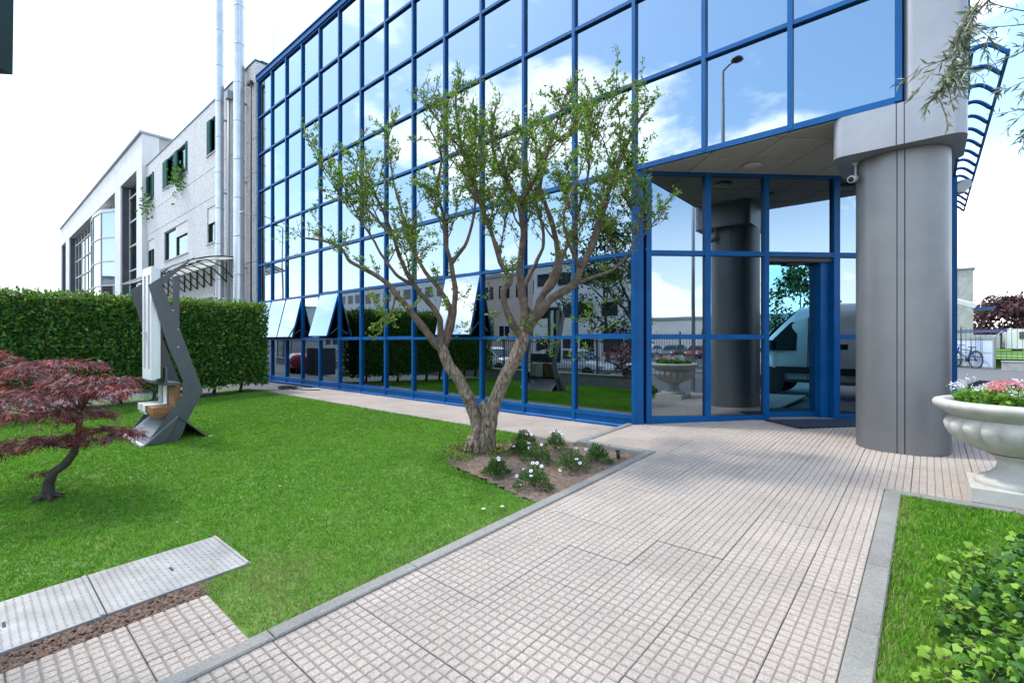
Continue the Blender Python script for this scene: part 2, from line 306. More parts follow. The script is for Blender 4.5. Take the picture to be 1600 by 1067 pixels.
# ---------------------------------------------------------------- paved path (slabs of 8 x 8 raised squares)
PIT = 0.5; SQ = PIT/8; X0G = -1.125; Y0G = 3.13
_cache = {}
def slab_mesh(x0, x1, y0, y1):
    key = (round(x0, 3), round(x1, 3), round(y0, 3), round(y1, 3))
    if key in _cache: return _cache[key]
    m = MB(); gap = 0.0036; h = 0.0055; b = 0.0035
    e = 0.0024
    m.mat('paver_joint').box(x0+e, x1-e, y0+e, y1-e, -0.03, 0.0)
    m.mat('paver')
    for i in range(8):
        for j in range(8):
            a0, a1, c0, c1 = max(x0, i*SQ)+gap*.72, min(x1, (i+1)*SQ)-gap*.72, max(y0, j*SQ)+gap*1.5, min(y1, (j+1)*SQ)-gap*1.5
            if a1-a0 < 0.012 or c1-c0 < 0.012: continue
            t = b+0.0012*((i*7+j*3) % 3)
            vs = [(a0, c0, 0), (a1, c0, 0), (a1, c1, 0), (a0, c1, 0), (a0+t, c0+t, h), (a1-t, c0+t, h), (a1-t, c1-t, h), (a0+t, c1-t, h)]
            m.add(vs, [(4, 5, 6, 7), (0, 1, 5, 4), (1, 2, 6, 5), (2, 3, 7, 6), (3, 0, 4, 7)])
    _cache[key] = m.mesh('paving_slab'); return _cache[key]
def pave(parent, rx0, rx1, ry0, ry1, zf, slope, inside=None, seed=1):
    rr = random.Random(seed)
    for i in range(math.floor((rx0-X0G)/PIT), math.ceil((rx1-X0G)/PIT)):
        for j in range(math.floor((ry0-Y0G)/PIT), math.ceil((ry1-Y0G)/PIT)):
            ox, oy = X0G+i*PIT, Y0G+j*PIT
            x0, x1, y0, y1 = max(rx0, ox)-ox, min(rx1, ox+PIT)-ox, max(ry0, oy)-oy, min(ry1, oy+PIT)-oy
            if x1-x0 < 0.03 or y1-y0 < 0.03: continue
            if inside and not any(inside(ox+a, oy+b) for a in (x0, x1) for b in (y0, y1)): continue
            link('paving_slab', slab_mesh(x0, x1, y0, y1), parent, (ox, oy, zf(oy)-0.0065+rr.uniform(-.002, .002)), (slope+rr.uniform(-.003, .003), rr.uniform(-.003, .003), 0))
path = strip_mesh(-2.77, -0.325, -1.0, 6.13, -0.035).build('path', 'paver_joint'); tag(path, kind='structure')
pave(path, -2.77, -0.325, 0.13, 6.13, gz, SLOPE, None, 3)
DK = 11.48      # the diagonal entrance wall stands on y - x = DK
terrace = strip_mesh(-3.85, 2.4, 6.13, 9.45, -0.035).build('entrance_terrace', 'paver_joint'); tag(terrace, kind='structure')
pave(terrace, -3.85, 2.4, 6.13, 9.45, gz, SLOPE, lambda x, y: y-x < DK+0.02, 5)
walk = MB().box(-15.25, -3.96, 5.93, 7.64, -0.08, -0.014).build('walkway', 'paver_joint'); tag(walk, kind='structure')
pave(walk, -15.25, -3.96, 6.03, 7.63, lambda y: 0.0, 0.0, None, 8)
patch = strip_mesh(-3.63, -2.885, -1.0, 1.06, -0.03).build('side_path', 'paver_joint'); tag(patch, kind='structure')
pave(patch, -3.63, -2.885, -0.4, 1.06, lambda y: gz(y)-0.006, SLOPE, None, 9)
# ---------------------------------------------------------------- kerbs, stone by stone
def kerb_y(parent, x0, x1, y0, y1, top=0.012, n=7, name='kerb_stone'):
    ys = np.linspace(y0, y1, n+1)
    for k in range(n):
        L0 = ys[k+1]-ys[k]
        link(name, MB().bevbox(x0, x1, 0.003, L0-0.003, -0.16, top, 0.008).mat('kerb').mesh(name, mats=['kerb']), parent, (0, ys[k], gz(ys[k])), (SLOPE, 0, 0))
def kerb_x(parent, x0, x1, y0, y1, z, n, name='kerb_stone'):
    xs = np.linspace(x0, x1, n+1)
    for k in range(n):
        link(name, MB().bevbox(xs[k]+0.003, xs[k+1]-0.003, y0, y1, -0.16, 0.012, 0.01).mesh(name, mats=['kerb']), parent, (0, 0, z), None)
kl = tag(empty('kerb', (-2.82, 3, 0)), kind='structure')
def kp(o):   # keep children in world coordinates under an empty at the world origin
    o.location = (0, 0, 0); return o
kp(kl); kerb_y(kl, -2.883, -2.772, -0.85, 6.14, n=7)
kerb_x(kl, -3.96, -2.885, 6.00, 6.12, gz(6.06)+0.004, 2)
for a, b in ((6.125, 6.9), (6.9, 7.62)):
    link('kerb_stone', MB().bevbox(-3.965, -3.855, 0.002, b-a-0.004, -0.16, 0.012, 0.01).mesh('kerb_stone', mats=['kerb']), kl, (0, a, gz(a)), (SLOPE, 0, 0))
krr = tag(empty('kerb'), kind='structure')
kerb_y(krr, -0.322, -0.19, 1.4, 6.0, n=5); kerb_x(krr, -0.322, 2.4, 6.005, 6.125, gz(6.06), 3)
kwl = tag(empty('kerb'), kind='structure'); kerb_x(kwl, -15.25, -3.97, 5.95, 6.02, 0.0, 11)
# ---------------------------------------------------------------- lawns
BED = [(-2.9, 3.72), (-3.15, 3.70), (-3.6, 3.85), (-4.1, 3.95), (-4.55, 4.05), (-4.95, 4.25), (-5.05, 4.6), (-4.95, 5.0), (-4.85, 5.35), (-4.7, 5.95), (-2.9, 5.98)]
def inbed(x, y): return x > -4.95 and y > 4.0 and y < 5.96 or (x > -3.3 and y > 3.8)
def lawn_sheet(name, x0, x1, y0, y1, holes=()):
    m = MB(); step = 0.25; xs = np.arange(x0, x1+1e-6, step); ys = np.arange(y0, y1+1e-6, step)
    if xs[-1] < x1: xs = np.append(xs, x1)
    if ys[-1] < y1: ys = np.append(ys, y1)
    nx = len(xs)
    for y in ys:
        for x in xs: m.v.append((x, y, gz(y)-0.018+0.008*mnoise.noise(Vector((x*1.5, y*1.5, 0)))-(.12 if x < -2 and ((-4.5 < x and y < .9) or inbed(x, y)) else 0)))
    for j in range(len(ys)-1):
        for i in range(nx-1): a = j*nx+i; m.f.append((a, a+1, a+nx+1, a+nx)); m.m.append(0)
    return tag(m.build(name, 'lawn_base', smooth=True), kind='structure')
lawn_sheet('lawn', -17.0, -2.88, -0.95, 5.955); lawn_sheet('lawn', -0.195, 2.4, 1.0, 6.01)
def poly_in(x, y, poly):
    ins = np.zeros(len(x), bool); n = len(poly)
    for i in range(n):
        x0, y0 = poly[i]; x1, y1 = poly[(i+1) % n]
        c = ((y0 > y) != (y1 > y)) & (x < (x1-x0)*(y-y0)/((y1-y0)+1e-12)+x0); ins ^= c
    return ins
def nz2(x, y, s, seed=0.0):
    return np.array([mnoise.noise(Vector((a*s, b*s, seed))) for a, b in zip(x, y)])
def grass(name, x0, x1, y0, y1, dens, holes, label, hgt=0.021, edge=None):
    A = (x1-x0)*(y1-y0); n = int(A*dens); x = rng.uniform(x0, x1, n); y = rng.uniform(y0, y1, n)
    dep = -x*SA+y*CA; xc = x*CA+y*SA; ok = (dep > 0.3) & (np.abs(xc/np.maximum(dep, .01)) < 1.35)
    d = np.hypot(x, y); ok &= rng.random(n) < np.clip((4.2/np.maximum(d, .1))**1.1, .22, 1)
    for h in holes: ok &= ~poly_in(x, y, h)
    x, y, d = x[ok], y[ok], d[ok]; n = len(x)
    z = np.array([gz(v) for v in y])-0.016
    patchy = nz2(x, y, 0.55)+0.7*nz2(x, y, 2.3, 5.0)+.5*nz2(x, y, 7.0, 2.0)
    hh = hgt*(1+0.35*patchy)*rng.uniform(.6, 1.25, n); wd = 0.0050*np.clip(d/4, .8, 2.6)*rng.uniform(.7, 1.3, n)
    ang = rng.uniform(0, 2*np.pi, n); lean = rng.uniform(.1, .75, n)*hh; la = rng.uniform(0, 2*np.pi, n)
    bx, by = np.cos(ang)*wd, np.sin(ang)*wd
    V = np.stack([np.stack([x-bx, y-by, z], 1), np.stack([x+bx, y+by, z], 1), np.stack([x+np.cos(la)*lean, y+np.sin(la)*lean, z+hh], 1)], 1).reshape(-1, 3)
    dry = np.clip(0.035+0.06*nz2(x, y, 0.6, 9.0), 0.008, 1)
    if edge is not None: dry = dry+edge(x, y)
    u = rng.random(n); mi = np.where(u < dry, 2, np.where(u < dry+np.clip(.38+.5*patchy, .04, .92), 1, 0))
    me = np_mesh(name, V, np.arange(3*n).reshape(-1, 3), ['grass_a', 'grass_b', 'grass_c'], mi)
    return tag(link(name, me), label, 'grass', kind='stuff')
PL = [(-4.61, -0.4), (-4.61, 1.425), (-3.85, 1.425), (-3.80, 1.06), (-2.85, 1.06), (-2.85, -0.4)]
def edge_left(x, y):
    e = np.exp(-np.abs(x+2.9)/.12)*.35+np.exp(-((x+3.6)**2+(y-1.45)**2)/.10)*.6+np.exp(-((x+3.15)**2+(y-1.25)**2)/.05)*.4
    return e
grass('lawn_grass', -15.3, -2.875, -0.9, 5.955, 6200, [BED, PL], 'short mown green grass of the big lawn before the glass office', edge=edge_left)
grass('lawn_grass', -0.20, 2.2, 1.6, 6.01, 9000, [], 'short green grass of the small lawn between kerb and ivy', hgt=0.034, edge=lambda x, y: np.exp(-np.abs(x+.19)/.12)*.35)
# ---------------------------------------------------------------- planting bed soil with lumps, bark strip
def soil_sheet():
    xs = np.linspace(-5.1, -2.88, 60); ys = np.linspace(3.65, 6.0, 60); m = MB(); X, Y = np.meshgrid(xs, ys); ok = poly_in(X.ravel(), Y.ravel(), BED).reshape(X.shape)
    for j in range(60):
        for i in range(60): m.v.append((xs[i], ys[j], gz(ys[j])-0.012+0.016*mnoise.noise(Vector((xs[i]*9, ys[j]*9, 2)))-0.03*max(0, (ys[j]-5.0))))
    for j in range(59):
        for i in range(59):
            if ok[j, i] and ok[j+1, i] and ok[j, i+1] and ok[j+1, i+1]: a = j*60+i; m.f.append((a, a+1, a+61, a+60)); m.m.append(0)
    return tag(m.build('planting_bed', 'soil', smooth=True), kind='structure')
bed = soil_sheet()
def chips(name, n, xr, yr, zoff, size, mats, probs, parent=None, poly=None, kind='stuff', label=None, cat=None):
    x = rng.uniform(*xr, n); y = rng.uniform(*yr, n)
    if poly: k = poly_in(x, y, poly); x, y = x[k], y[k]
    n = len(x); s = rng.uniform(.4, 1.0, n)*size
    base = np.array([(-1, -.45, 0), (1, -.4, .1), (.9, .45, 0), (-.9, .5, .1), (-.6, -.3, .5), (.7, -.25, .45), (.6, .3, .5), (-.7, .3, .4)])
    fc = np.array([(0, 1, 5, 4), (1, 2, 6, 5), (2, 3, 7, 6), (3, 0, 4, 7), (4, 5, 6, 7)])
    a = rng.uniform(0, 6.28, n); ca, sa = np.cos(a), np.sin(a); j = rng.uniform(.6, 1.4, (n, 8, 3)); b = base[None]*j*s[:, None, None]
    V = np.stack([b[..., 0]*ca[:, None]-b[..., 1]*sa[:, None]+x[:, None], b[..., 0]*sa[:, None]+b[..., 1]*ca[:, None]+y[:, None], b[..., 2]+(np.array([gz(v) for v in y])+zoff)[:, None]+rng.uniform(0, .01, n)[:, None]], -1)
    F = (fc[None]+(np.arange(n)*8)[:, None, None]).reshape(-1, 4)
    o = link(name, np_mesh(name, V.reshape(-1, 3), F, mats, np.repeat(rng.choice(len(mats), n, p=probs), 5)), parent)
    return tag(o, label, cat, kind=kind)
strip = MB().add([(-3.86, -0.6, gz(-.6)-.03), (-3.62, -0.6, gz(-.6)-.03), (-3.62, 1.2, gz(1.2)-.03), (-3.86, 1.2, gz(1.2)-.03)], [(0, 1, 2, 3)]).build('bark_strip', 'soil'); tag(strip, kind='structure')
chips('bark_mulch', 1500, (-3.85, -3.635), (-0.3, 1.12), -0.024, 0.017, ['bark_chip', 'soil'], [.8, .2], label='reddish bark chips in the gap beside the metal plates', cat='mulch')
mat('pebble', (0.22, 0.17, 0.13), (0.42, 0.36, 0.29), 30, rough=0.9)
chips('soil_crumbs', 2600, (-5.05, -2.9), (3.7, 5.98), -0.014, 0.011, ['soil', 'pebble', 'bark_chip'], [.6, .25, .15], poly=BED, label='crumbs of soil and small stones in the planting bed', cat='soil')
# ---------------------------------------------------------------- checker plate covers
def cover(y0, y1, label):
    m = MB(); m.bevbox(-4.6, -3.855, y0+.003, y1-.003, -.03, 0.0, .003)
    o = m.build('cover_plate', 'plate', loc=(0, 0, gz(y0)-gz(0)*0), rot=None)
    o.location = (0, 0, gz((y0+y1)/2)+0.012); tag(o, label, 'metal cover', 'metal cover plates in the lawn')
    # raised lozenge tread
    nx, ny = 20, 22; base = []; fc = []
    k = 0
    for i in range(nx):
        for j in range(ny):
            cx = -4.6+.012+(i+.5)*(0.745-.024)/nx; cy = y0+.014+(j+.5)*(y1-y0-.028)/ny; s = 1 if (i+j) % 2 else -1
            l, wd = .0165, .0055; dx, dy = l*.8, l*.5*s; px_, py_ = -dy/l*wd, dx/l*wd
            base += [(cx-dx, cy-dy, 0), (cx+px_, cy+py_, .0040), (cx+dx, cy+dy, 0), (cx-px_, cy-py_, .0040)]; fc.append((k, k+3, k+2, k+1)); k += 4
    t = link('tread', np_mesh('tread', base, fc, ['plate']), o)
    t['kind'] = 'stuff'
    h = MB().box(-4.25, -4.17, (y0+y1)/2-.008, (y0+y1)/2+.008, .0005, .0025).build('lifting_slot', 'black', o)
    MB().box(-4.598, -3.857, y1-.03, y1-.012, .0004, .006).build('rim_bar', 'plate', o)
    o.rotation_euler = (SLOPE, 0, 0); o.location.z = gz(0)+.001
    return o
cover(0.575, 1.415, 'ribbed galvanised cover plate in the lawn, farther one with free end'); cover(-0.28, 0.576, 'ribbed galvanised cover plate in the lawn, nearer one cut by photo edge')
# a scatter of dry leaves and clover-coloured tufts so that the lawn is not even
n = 260; x = rng.uniform(-11, -2.95, n); y = rng.uniform(-.5, 5.9, n); k = ~poly_in(x, y, BED) & ~poly_in(x, y, PL); x, y = x[k], y[k]
fl_ = leaves('fallen_leaves', np.stack([x, y, np.array([gz(v) for v in y])+.012], 1), rng.normal(size=(len(x), 3))*np.array([1, 1, .25]), rng.uniform(.018, .04, len(x)), 'leaf', ['grass_c', 'leaf_c', 'leaf_b'], [.5, .25, .25])
tag(fl_, 'dry leaf bits scattered over the big lawn', 'leaves', kind='stuff')
# ================================================================== OFFICE BUILDING
FY = 7.66
MX = [-20.094+1.2473*i for i in range(14)]+[-2.685, -1.490]
MX[13] = -3.879
XR = -0.235                       # right edge of the glazed front on the upper floors
XC = 0.36                         # plane of the side front
ZK = [1.60+1.463*k for k in range(8)]     # transom centres
ZB = 0.20
office = empty('office_building', (0, 0, 0), 'long blue framed mirror glass office building with recessed corner entrance', 'building')
MW = 0.062; MD = 0.05
def mullion(x, z0, z1, y=FY, w=MW):
    MB().box(x, x+w, y-MD, y+0.06, z0, z1).build('mullion', 'blue', office)
def transom(x0, x1, z, y=FY, h=0.064):
    MB().box(x0, x1, y-MD+0.006, y+0.055, z-h/2, z+h/2).build('transom', 'blue', office)
top = ZK[7]+.02
for i, x in enumerate(MX):
    mullion(x, 0.0 if i <= 13 else ZK[2]-.02, top)
mullion(XR-MW-.01, ZK[2]-.02, top, w=MW+.01)
for k in range(8):
    if k < 2: transom(MX[0]+MW, MX[13], ZK[k])
    else: transom(MX[0]+MW, XR-MW-.01, ZK[k], h=0.064 if k != 2 else 0.085)
# roof edge beam and base
MB().box(MX[0]-.02, XC+.02, FY-0.09, FY+0.12, top, top+.16).build('roof_edge', 'blue', office)
MB().box(MX[0]-.02, XC+.02, FY-0.13, FY+0.2, top+.16, top+.20).build('coping', 'blue', office)
MB().box(MX[0]+MW, MX[13], FY-0.045, FY+.05, ZB-.035, ZB+.035).build('bottom_rail', 'blue', office)
MB().box(MX[0]+.01, MX[13], FY-0.018, FY+.05, 0.055, ZB-.035).build('base_panel', 'blue', office)
MB().prism([(FY-.06, 0.003), (FY+.05, 0.003), (FY+.05, .055), (FY-.03, .055), (FY-.06, .035)], MX[0]+.005, MX[13]+.0, 'x').build('base_flashing', 'blue', office)
# panes
open_bays = {0, 1, 2, 4, 9}
zs = [ZB]+ZK
edges = MX+[XR-MW-.01]
for i in range(len(edges)-1):
    x0 = edges[i]+MW; x1 = edges[i+1]
    for k in range(8):
        if i >= 13 and k < 3: continue
        z0 = zs[k]+.032; z1 = zs[k+1]-.032
        if k == 1 and i in open_bays:
            sash = empty('tilted_sash', (x0, FY-.02, z1)); sash.parent = office
            h = z1-z0; wv = x1-x0
            f = MB(); f.box(0, .05, 0, .04, -h, 0); f.box(wv-.05, wv, 0, .04, -h, 0); f.box(.05, wv-.05, 0, .04, -.05, 0); f.box(.05, wv-.05, 0, .04, -h, -h+.05)
            f.build('sash_frame', 'blue', sash)
            MB().box(.012, wv-.012, -.012, 0.0, -h+.012, -.012).build('pane', 'mirror', sash)
            ang = -R(13.5 if i != 4 else 16); sash.rotation_euler = (ang, 0, 0)
            s = MB(); s.bar((x0+.04, FY, z0+.35), (x0+.04, FY-.26, z0+.12), .015, .02); s.bar((x1-.04, FY, z0+.35), (x1-.04, FY-.26, z0+.12), .015, .02); s.build('stay_arm', 'steel', office)
            continue
        jx, jz = random.uniform(-.0016, .0016), random.uniform(-.0016, .0016)
        wv, h = x1-x0, z1-z0
        yy = lambda a, b: FY+.012+jx*(a-.5)*wv+jz*(b-.5)*h
        p = MB().add([(x0, yy(0, 0), z0), (x1, yy(1, 0), z0), (x1, yy(1, 1), z1), (x0, yy(0, 1), z1), (x0, FY+.03, z0), (x1, FY+.03, z0), (x1, FY+.03, z1), (x0, FY+.03, z1)],
                     [(0, 1, 2, 3), (5, 4, 7, 6)])
        p.build('pane', 'mirror', office)
        if k == 1 and i in (6, 7, 12, 3, 5):     # fixed look of casement frames on this row
            f = MB(); b = .028
            f.box(x0, x0+b, FY-.02, FY+.01, z0, z1); f.box(x1-b, x1, FY-.02, FY+.01, z0, z1); f.box(x0+b, x1-b, FY-.02, FY+.01, z0, z0+b); f.box(x0+b, x1-b, FY-.02, FY+.01, z1-b, z1)
            f.build('casement_frame', 'blue', office)
# inside: floors, back wall, blinds, ceiling lamps
ins = MB()
for z in (0.0, 4.60, 8.1, 11.7):
    ins.box(-20.0, -3.9 if z < 4 else XC-.06, FY+.25, FY+9, z-.06 if z > 0 else -.15, z+.05)
ins.box(-20.05, -19.95, FY+.1, FY+9, 0, 11.8)
ins.box(-20, XC-.06, FY+5.5, FY+5.6, 4.5, 11.8); ins.box(-20, -3.5, FY+4.0, FY+4.1, 0, 4.4)
ins.build('interior', 'interior', office)
MB().box(-20.1, XC, FY+.15, FY+9, top-.1, top+.02).build('roof', 'concrete', office)
for i, fr in ((6, (.2, .98)), (7, (.02, .6)), (8, (.45, .95))):
    x0 = edges[i]+MW; wv = edges[i+1]-x0
    MB().box(x0+wv*fr[0], x0+wv*fr[1], FY+.12, FY+.14, ZK[0]+.05, ZK[0]+.95).build('blind', 'blind', office)
# corner filler between the long front and the diagonal wall
def dpt(s, off=0.0):
    """point on the diagonal wall, s metres from its left end, off = outwards"""
    q = 1/math.sqrt(2); return (-3.82+s*q+off*q, 7.66+s*q-off*q)
def dbox(s0, s1, o0, o1, z0, z1, name, m, parent=office):
    a, b, c, d = dpt(s0, o1), dpt(s1, o1), dpt(s1, o0), dpt(s0, o0)
    mb = MB().add([(*a, z0), (*b, z0), (*c, z0), (*d, z0), (*a, z1), (*b, z1), (*c, z1), (*d, z1)], [(0, 3, 2, 1), (4, 5, 6, 7), (0, 1, 5, 4), (1, 2, 6, 5), (2, 3, 7, 6), (3, 0, 4, 7)])
    return mb.build(name, m, parent)
ZT = ZK[2]-.03
MB().prism([(-3.815, 7.618), (-3.70, 7.70), (-3.75, 7.80), (-3.86, 7.75)], 0.02, ZT, 'z').build('corner_post', 'blue', office)
def S(x): return (x+3.82)*math.sqrt(2)
jambs = [(S(-3.70), S(-3.635)), (S(-2.955), S(-2.885)), (S(-2.195), S(-2.135)), (S(-1.285), S(-1.205)), (S(-.45), S(-.38)), (S(.25), S(.33))]
for a, b in jambs: dbox(a, b, -.06, .05, 0.03, ZT, 'mullion', 'blue')
for n in range(5):
    a, b = jambs[n][1], jambs[n+1][0]
    if n != 2: dbox(a, b, -.05, .044, .10, .215, 'transom', 'blue')
    for z in (ZK[0], ZK[1]):
        if n == 2 and z == ZK[0]: continue
        dbox(a, b, -.05, .044, z-.042, z+.042, 'transom', 'blue')
    dbox(a, b, -.05, .044, ZT-.07, ZT, 'transom', 'blue')
    for z0, z1 in (((.215, ZK[0]-.042), (ZK[0]+.042, ZK[1]-.042), (ZK[1]+.042, ZT-.07)) if n != 2 else ((ZK[1]+.042, ZT-.07),)):
        p0, p1 = dpt(a, -.01), dpt(b, -.01)
        MB().add([(*p0, z0), (*p1, z0), (*p1, z1), (*p0, z1)], [(0, 1, 2, 3)]).build('pane', 'mirror', office)
# entrance door, set back
da, db = jambs[2][1], jambs[3][0]
door = empty('entrance_door', (0, 0, 0)); door.parent = office
dbox(db-.17, db, -.30, -.06, .06, ZK[1]-.042, 'door_reveal', 'blue', door)
dbox(da, da+.012, -.30, -.06, .06, ZK[1]-.042, 'door_reveal', 'blue', door)
dbox(da, db, -.34, -.0, ZK[1]-.12, ZK[1]-.043, 'door_header', 'darkslate', door)
dbox(da+.012, db-.17, -.26, -.20, .13, .24, 'bottom_rail', 'blue', door)
dbox(da, db, -.34, .10, .02, gz(9)+.012, 'threshold', 'kerb', door)
p0, p1 = dpt(da+.012, -.21), dpt(db-.17, -.21)
MB().add([(*p0, .24), (*p1, .24), (*p1, ZK[1]-.12), (*p0, ZK[1]-.12)], [(0, 1, 2, 3)]).build('door_pane', 'doorglass', door)
dbox(da+.45, da+.75, -.19, -.10, ZK[1]-.16, ZK[1]-.12, 'motion_sensor', 'black', door)
# room behind the diagonal wall
rm = MB(); q0, q1, q2, q3 = dpt(-.02, -.36), dpt(5.85, -.36), dpt(5.85, -5), dpt(-.02, -5)
rm.quad((*q0, 4.44), (*q1, 4.44), (*q2, 4.44), (*q3, 4.44)); rm.quad((*q1, 0), (*q2, 0), (*q2, 4.44), (*q1, 4.44)); rm.quad((*q0, 0), (*q3, 0), (*q3, 4.44), (*q0, 4.44))
rm.quad((*q3, 0), (*q2, 0), (*q2, 4.4), (*q3, 4.4)); rm.quad((*q0, .03), (*q1, .03), (*q2, .03), (*q3, .03)); rm.build('lobby', 'interior', office)
# soffit panels, laid along the diagonal wall
def clip(poly, a, b, c):      # keep a*x+b*y<=c
    o = []
    for i in range(len(poly)):
        p, q = poly[i], poly[(i+1) % len(poly)]; dp, dq = a*p[0]+b*p[1]-c, a*q[0]+b*q[1]-c
        if dp <= 0: o.append(p)
        if dp*dq < 0: t = dp/(dp-dq); o.append((p[0]+(q[0]-p[0])*t, p[1]+(q[1]-p[1])*t))
    return o
tri = [(-3.80, 7.67), (XC-.02, 7.67), (XC-.02, 11.84)]
q = 1/math.sqrt(2); zs_ = ZK[2]-.055
for i in range(-1, 9):
    for j in range(0, 6):
        s0, s1, o0, o1 = i*.76+.15+.009, (i+1)*.76+.15-.009, j*.76+.009, (j+1)*.76-.009
        P = tri
        e = lambda p: ((p[0]+3.82)*q+(p[1]-7.66)*q, (p[0]+3.82)*q-(p[1]-7.66)*q)
        P = clip(P, q, q, s1+(-3.82+7.66)*q); P = clip(P, -q, -q, -s0-(-3.82+7.66)*q) if P else P
        P = clip(P, q, -q, o1+(-3.82-7.66)*q) if P else P; P = clip(P, -q, q, -o0-(-3.82-7.66)*q) if P else P
        if P and len(P) > 2: MB().prism(P, zs_, zs_+.02, 'z').build('soffit_panel', 'soffit', office)
MB().prism(tri, zs_+.024, zs_+.04, 'z').build('soffit_backing', 'groove', office)
for n, (lx, ly) in enumerate(((-2.2, 8.62), (-.95, 9.05), (-.55, 10.3))):
    l = MB().lathe([(.02, 0), (.12, -.0), (.15, -.02), (.15, -.035), (.10, -.05), (.02, -.055)], 24, (0, 0, 0)).build('ceiling_lamp', 'offwhite', None, True)
    l.location = (lx, ly, zs_+.0); tag(l, ('round white ceiling lamp under the overhang nearest the mirror glass front', 'round white ceiling lamp under the overhang beside the grey column', 'round white ceiling lamp deepest under the overhang')[n], 'lamp', 'round lamps under the overhang')
# side front (faces right): frames, panes
for k in range(10):
    y = 7.95+k*1.25
    MB().box(XC-.05, XC+.03, y, y+.062, (ZK[2] if y < 11.7 else 0.0), top).build('mullion', 'blue', office)
for k in range(8):
    MB().box(XC-.05, XC+.024, (7.95 if k > 1 else 11.9), 19.3, ZK[k]-.035, ZK[k]+.035).build('transom', 'blue', office)
for k in range(2, 7): MB().add([(XC, 7.9, ZK[k]), (XC, 19.2, ZK[k]), (XC, 19.2, ZK[k+1]), (XC, 7.9, ZK[k+1])], [(0, 1, 2, 3)]).build('pane', 'mirror', office)
for k in range(0, 2): MB().add([(XC, 11.9, ZK[k]), (XC, 19.2, ZK[k]), (XC, 19.2, ZK[k+1]), (XC, 11.9, ZK[k+1])], [(0, 1, 2, 3)]).build('pane', 'mirror', office)
MB().add([(XC, 11.9, .1), (XC, 19.2, .1), (XC, 19.2, ZK[0]), (XC, 11.9, ZK[0])], [(0, 1, 2, 3)]).build('pane', 'mirror', office)
MB().box(XC-.08, XC+.05, 11.80, 11.92, 0.0, ZT).build('corner_post', 'blue', office)
# ---------------------------------------------------------------- clad corner panel, capital and column
def rrect(x0, x1, y0, y1, r, n=8, rl=None):
    rl = rl or r; pts = []
    for cx, cy, a0, rr in ((x1-r, y1-r, 0, r), (x0+rl, y1-rl, 90, rl), (x0+rl, y0+rl, 180, rl), (x1-r, y0+r, 270, r)):
        for k in range(n+1):
            a = R(a0+90*k/n); pts.append((cx+rr*math.cos(a), cy+rr*math.sin(a)))
    return pts
ZC0 = 3.965
cl = MB().prism(rrect(XR+.006, XC, FY-.045, 8.6, .10), ZK[2]-.0425, top+.14, 'z').build('corner_cladding', 'panel', office, True, 35)
MB().prism(rrect(-.96, XC+.002, FY-.043, 8.75, .16, rl=.13), ZC0, ZK[2]-.0435, 'z').build('column_capital', 'panel', office, True, 35)
def sup(cx, cy, a, b, e, n=64):
    o = []
    for k in range(n):
        t = 2*math.pi*k/n; c, s_ = math.cos(t), math.sin(t); o.append((cx+a*abs(c)**(2/e)*(1 if c > 0 else -1), cy+b*abs(s_)**(2/e)*(1 if s_ > 0 else -1)))
    return o
MB().prism(sup(-.262, 8.28, .497, .475, 2.5), 0.03, ZC0-.002, 'z').build('column', 'steel', office, True, 35)
for x in (-.292, -.215):          # cover strip seams, on capital, cladding and column
    MB().box(x-.005, x+.005, FY-.0445, FY-.03, ZC0+.002, ZK[2]-.0445).build('seam', 'groove', office)
    MB().box(x-.005, x+.005, 7.8025, 7.84, 0.05, ZC0-.01).build('seam', 'groove', office)
MB().box(-.285, -.222, 7.799, 7.83, 0.04, ZC0-.01).build('cover_strip', 'steel', office)
# ---------------------------------------------------------------- blue ribbed canopy along the side front
can = empty('side_canopy', (0, 0, 0)); can.parent = office
ny = 16
for i in range(ny):
    y = 7.78+i*.58; pts = []
    for k in range(9):
        t = k/8; pts.append((XC+.02+.32*t, y, 4.93+.05*math.sin(math.pi*min(1, t*1.15))*1.0-.13*t**2.2))
    MB().tube(pts, .026, 6).build('canopy_rib', 'blue', can)
MB().box(XC+.32, XC+.345, 7.76, 7.78+15*.58+.02, 4.775, 4.835).build('canopy_rail', 'blue', can)
MB().box(XC+.03, XC+.05, 7.76, 7.78+15*.58+.02, 4.9, 4.95).build('canopy_rail', 'blue', can)
# ---------------------------------------------------------------- small fittings on the building (things of their own)
def cctv(loc, aim, label, ceiling=True):
    o = empty('security_camera', loc, label, 'camera', 'security cameras')
    if ceiling:
        MB().lathe([(.05, 0), (.05, -.012), (.015, -.03), (.014, -.19), (.03, -.2), (.01, -.215)], 16).build('ceiling_mount', 'offwhite', o, True)
        base = Vector((0, 0, -.215))
    else:
        MB().tube([(0, 0, 0), (-.05, -.25, -.05), (-.1, -.42, -.02)], .018, 8).build('arm', 'offwhite', o, True); base = Vector((-.1, -.45, .02))
    d = Vector(aim).normalized()
    MB().tube([base-d*.07, base-d*.065, base+d*.1, base+d*.13], [.02, .045, .05, .05], 16).build('housing', 'offwhite', o, True)
    MB().tube([base+d*.131, base+d*.136], [.036, .034], 16).build('lens', 'black', o, True)
    return o
cctv((-.74, 8.02, ZC0), (-.35, -1, -.25), 'white dome mounted security camera hanging under the column capital')
fl = empty('floodlight', (XC+.05, 12.2, 4.45), 'cream floodlight fixed on the side front behind the column', 'lamp')
MB().tube([(0, 0, 0.02), (.10, 0, .05), (.16, -.02, .03)], .035, 10).build('arm', 'offwhite', fl, True)
MB().prism([(-.02, -.02), (.17, .05), (.22, -.02), (.10, -.16), (.02, -.17)], -.1, .1, 'y').build('housing', 'offwhite', fl)
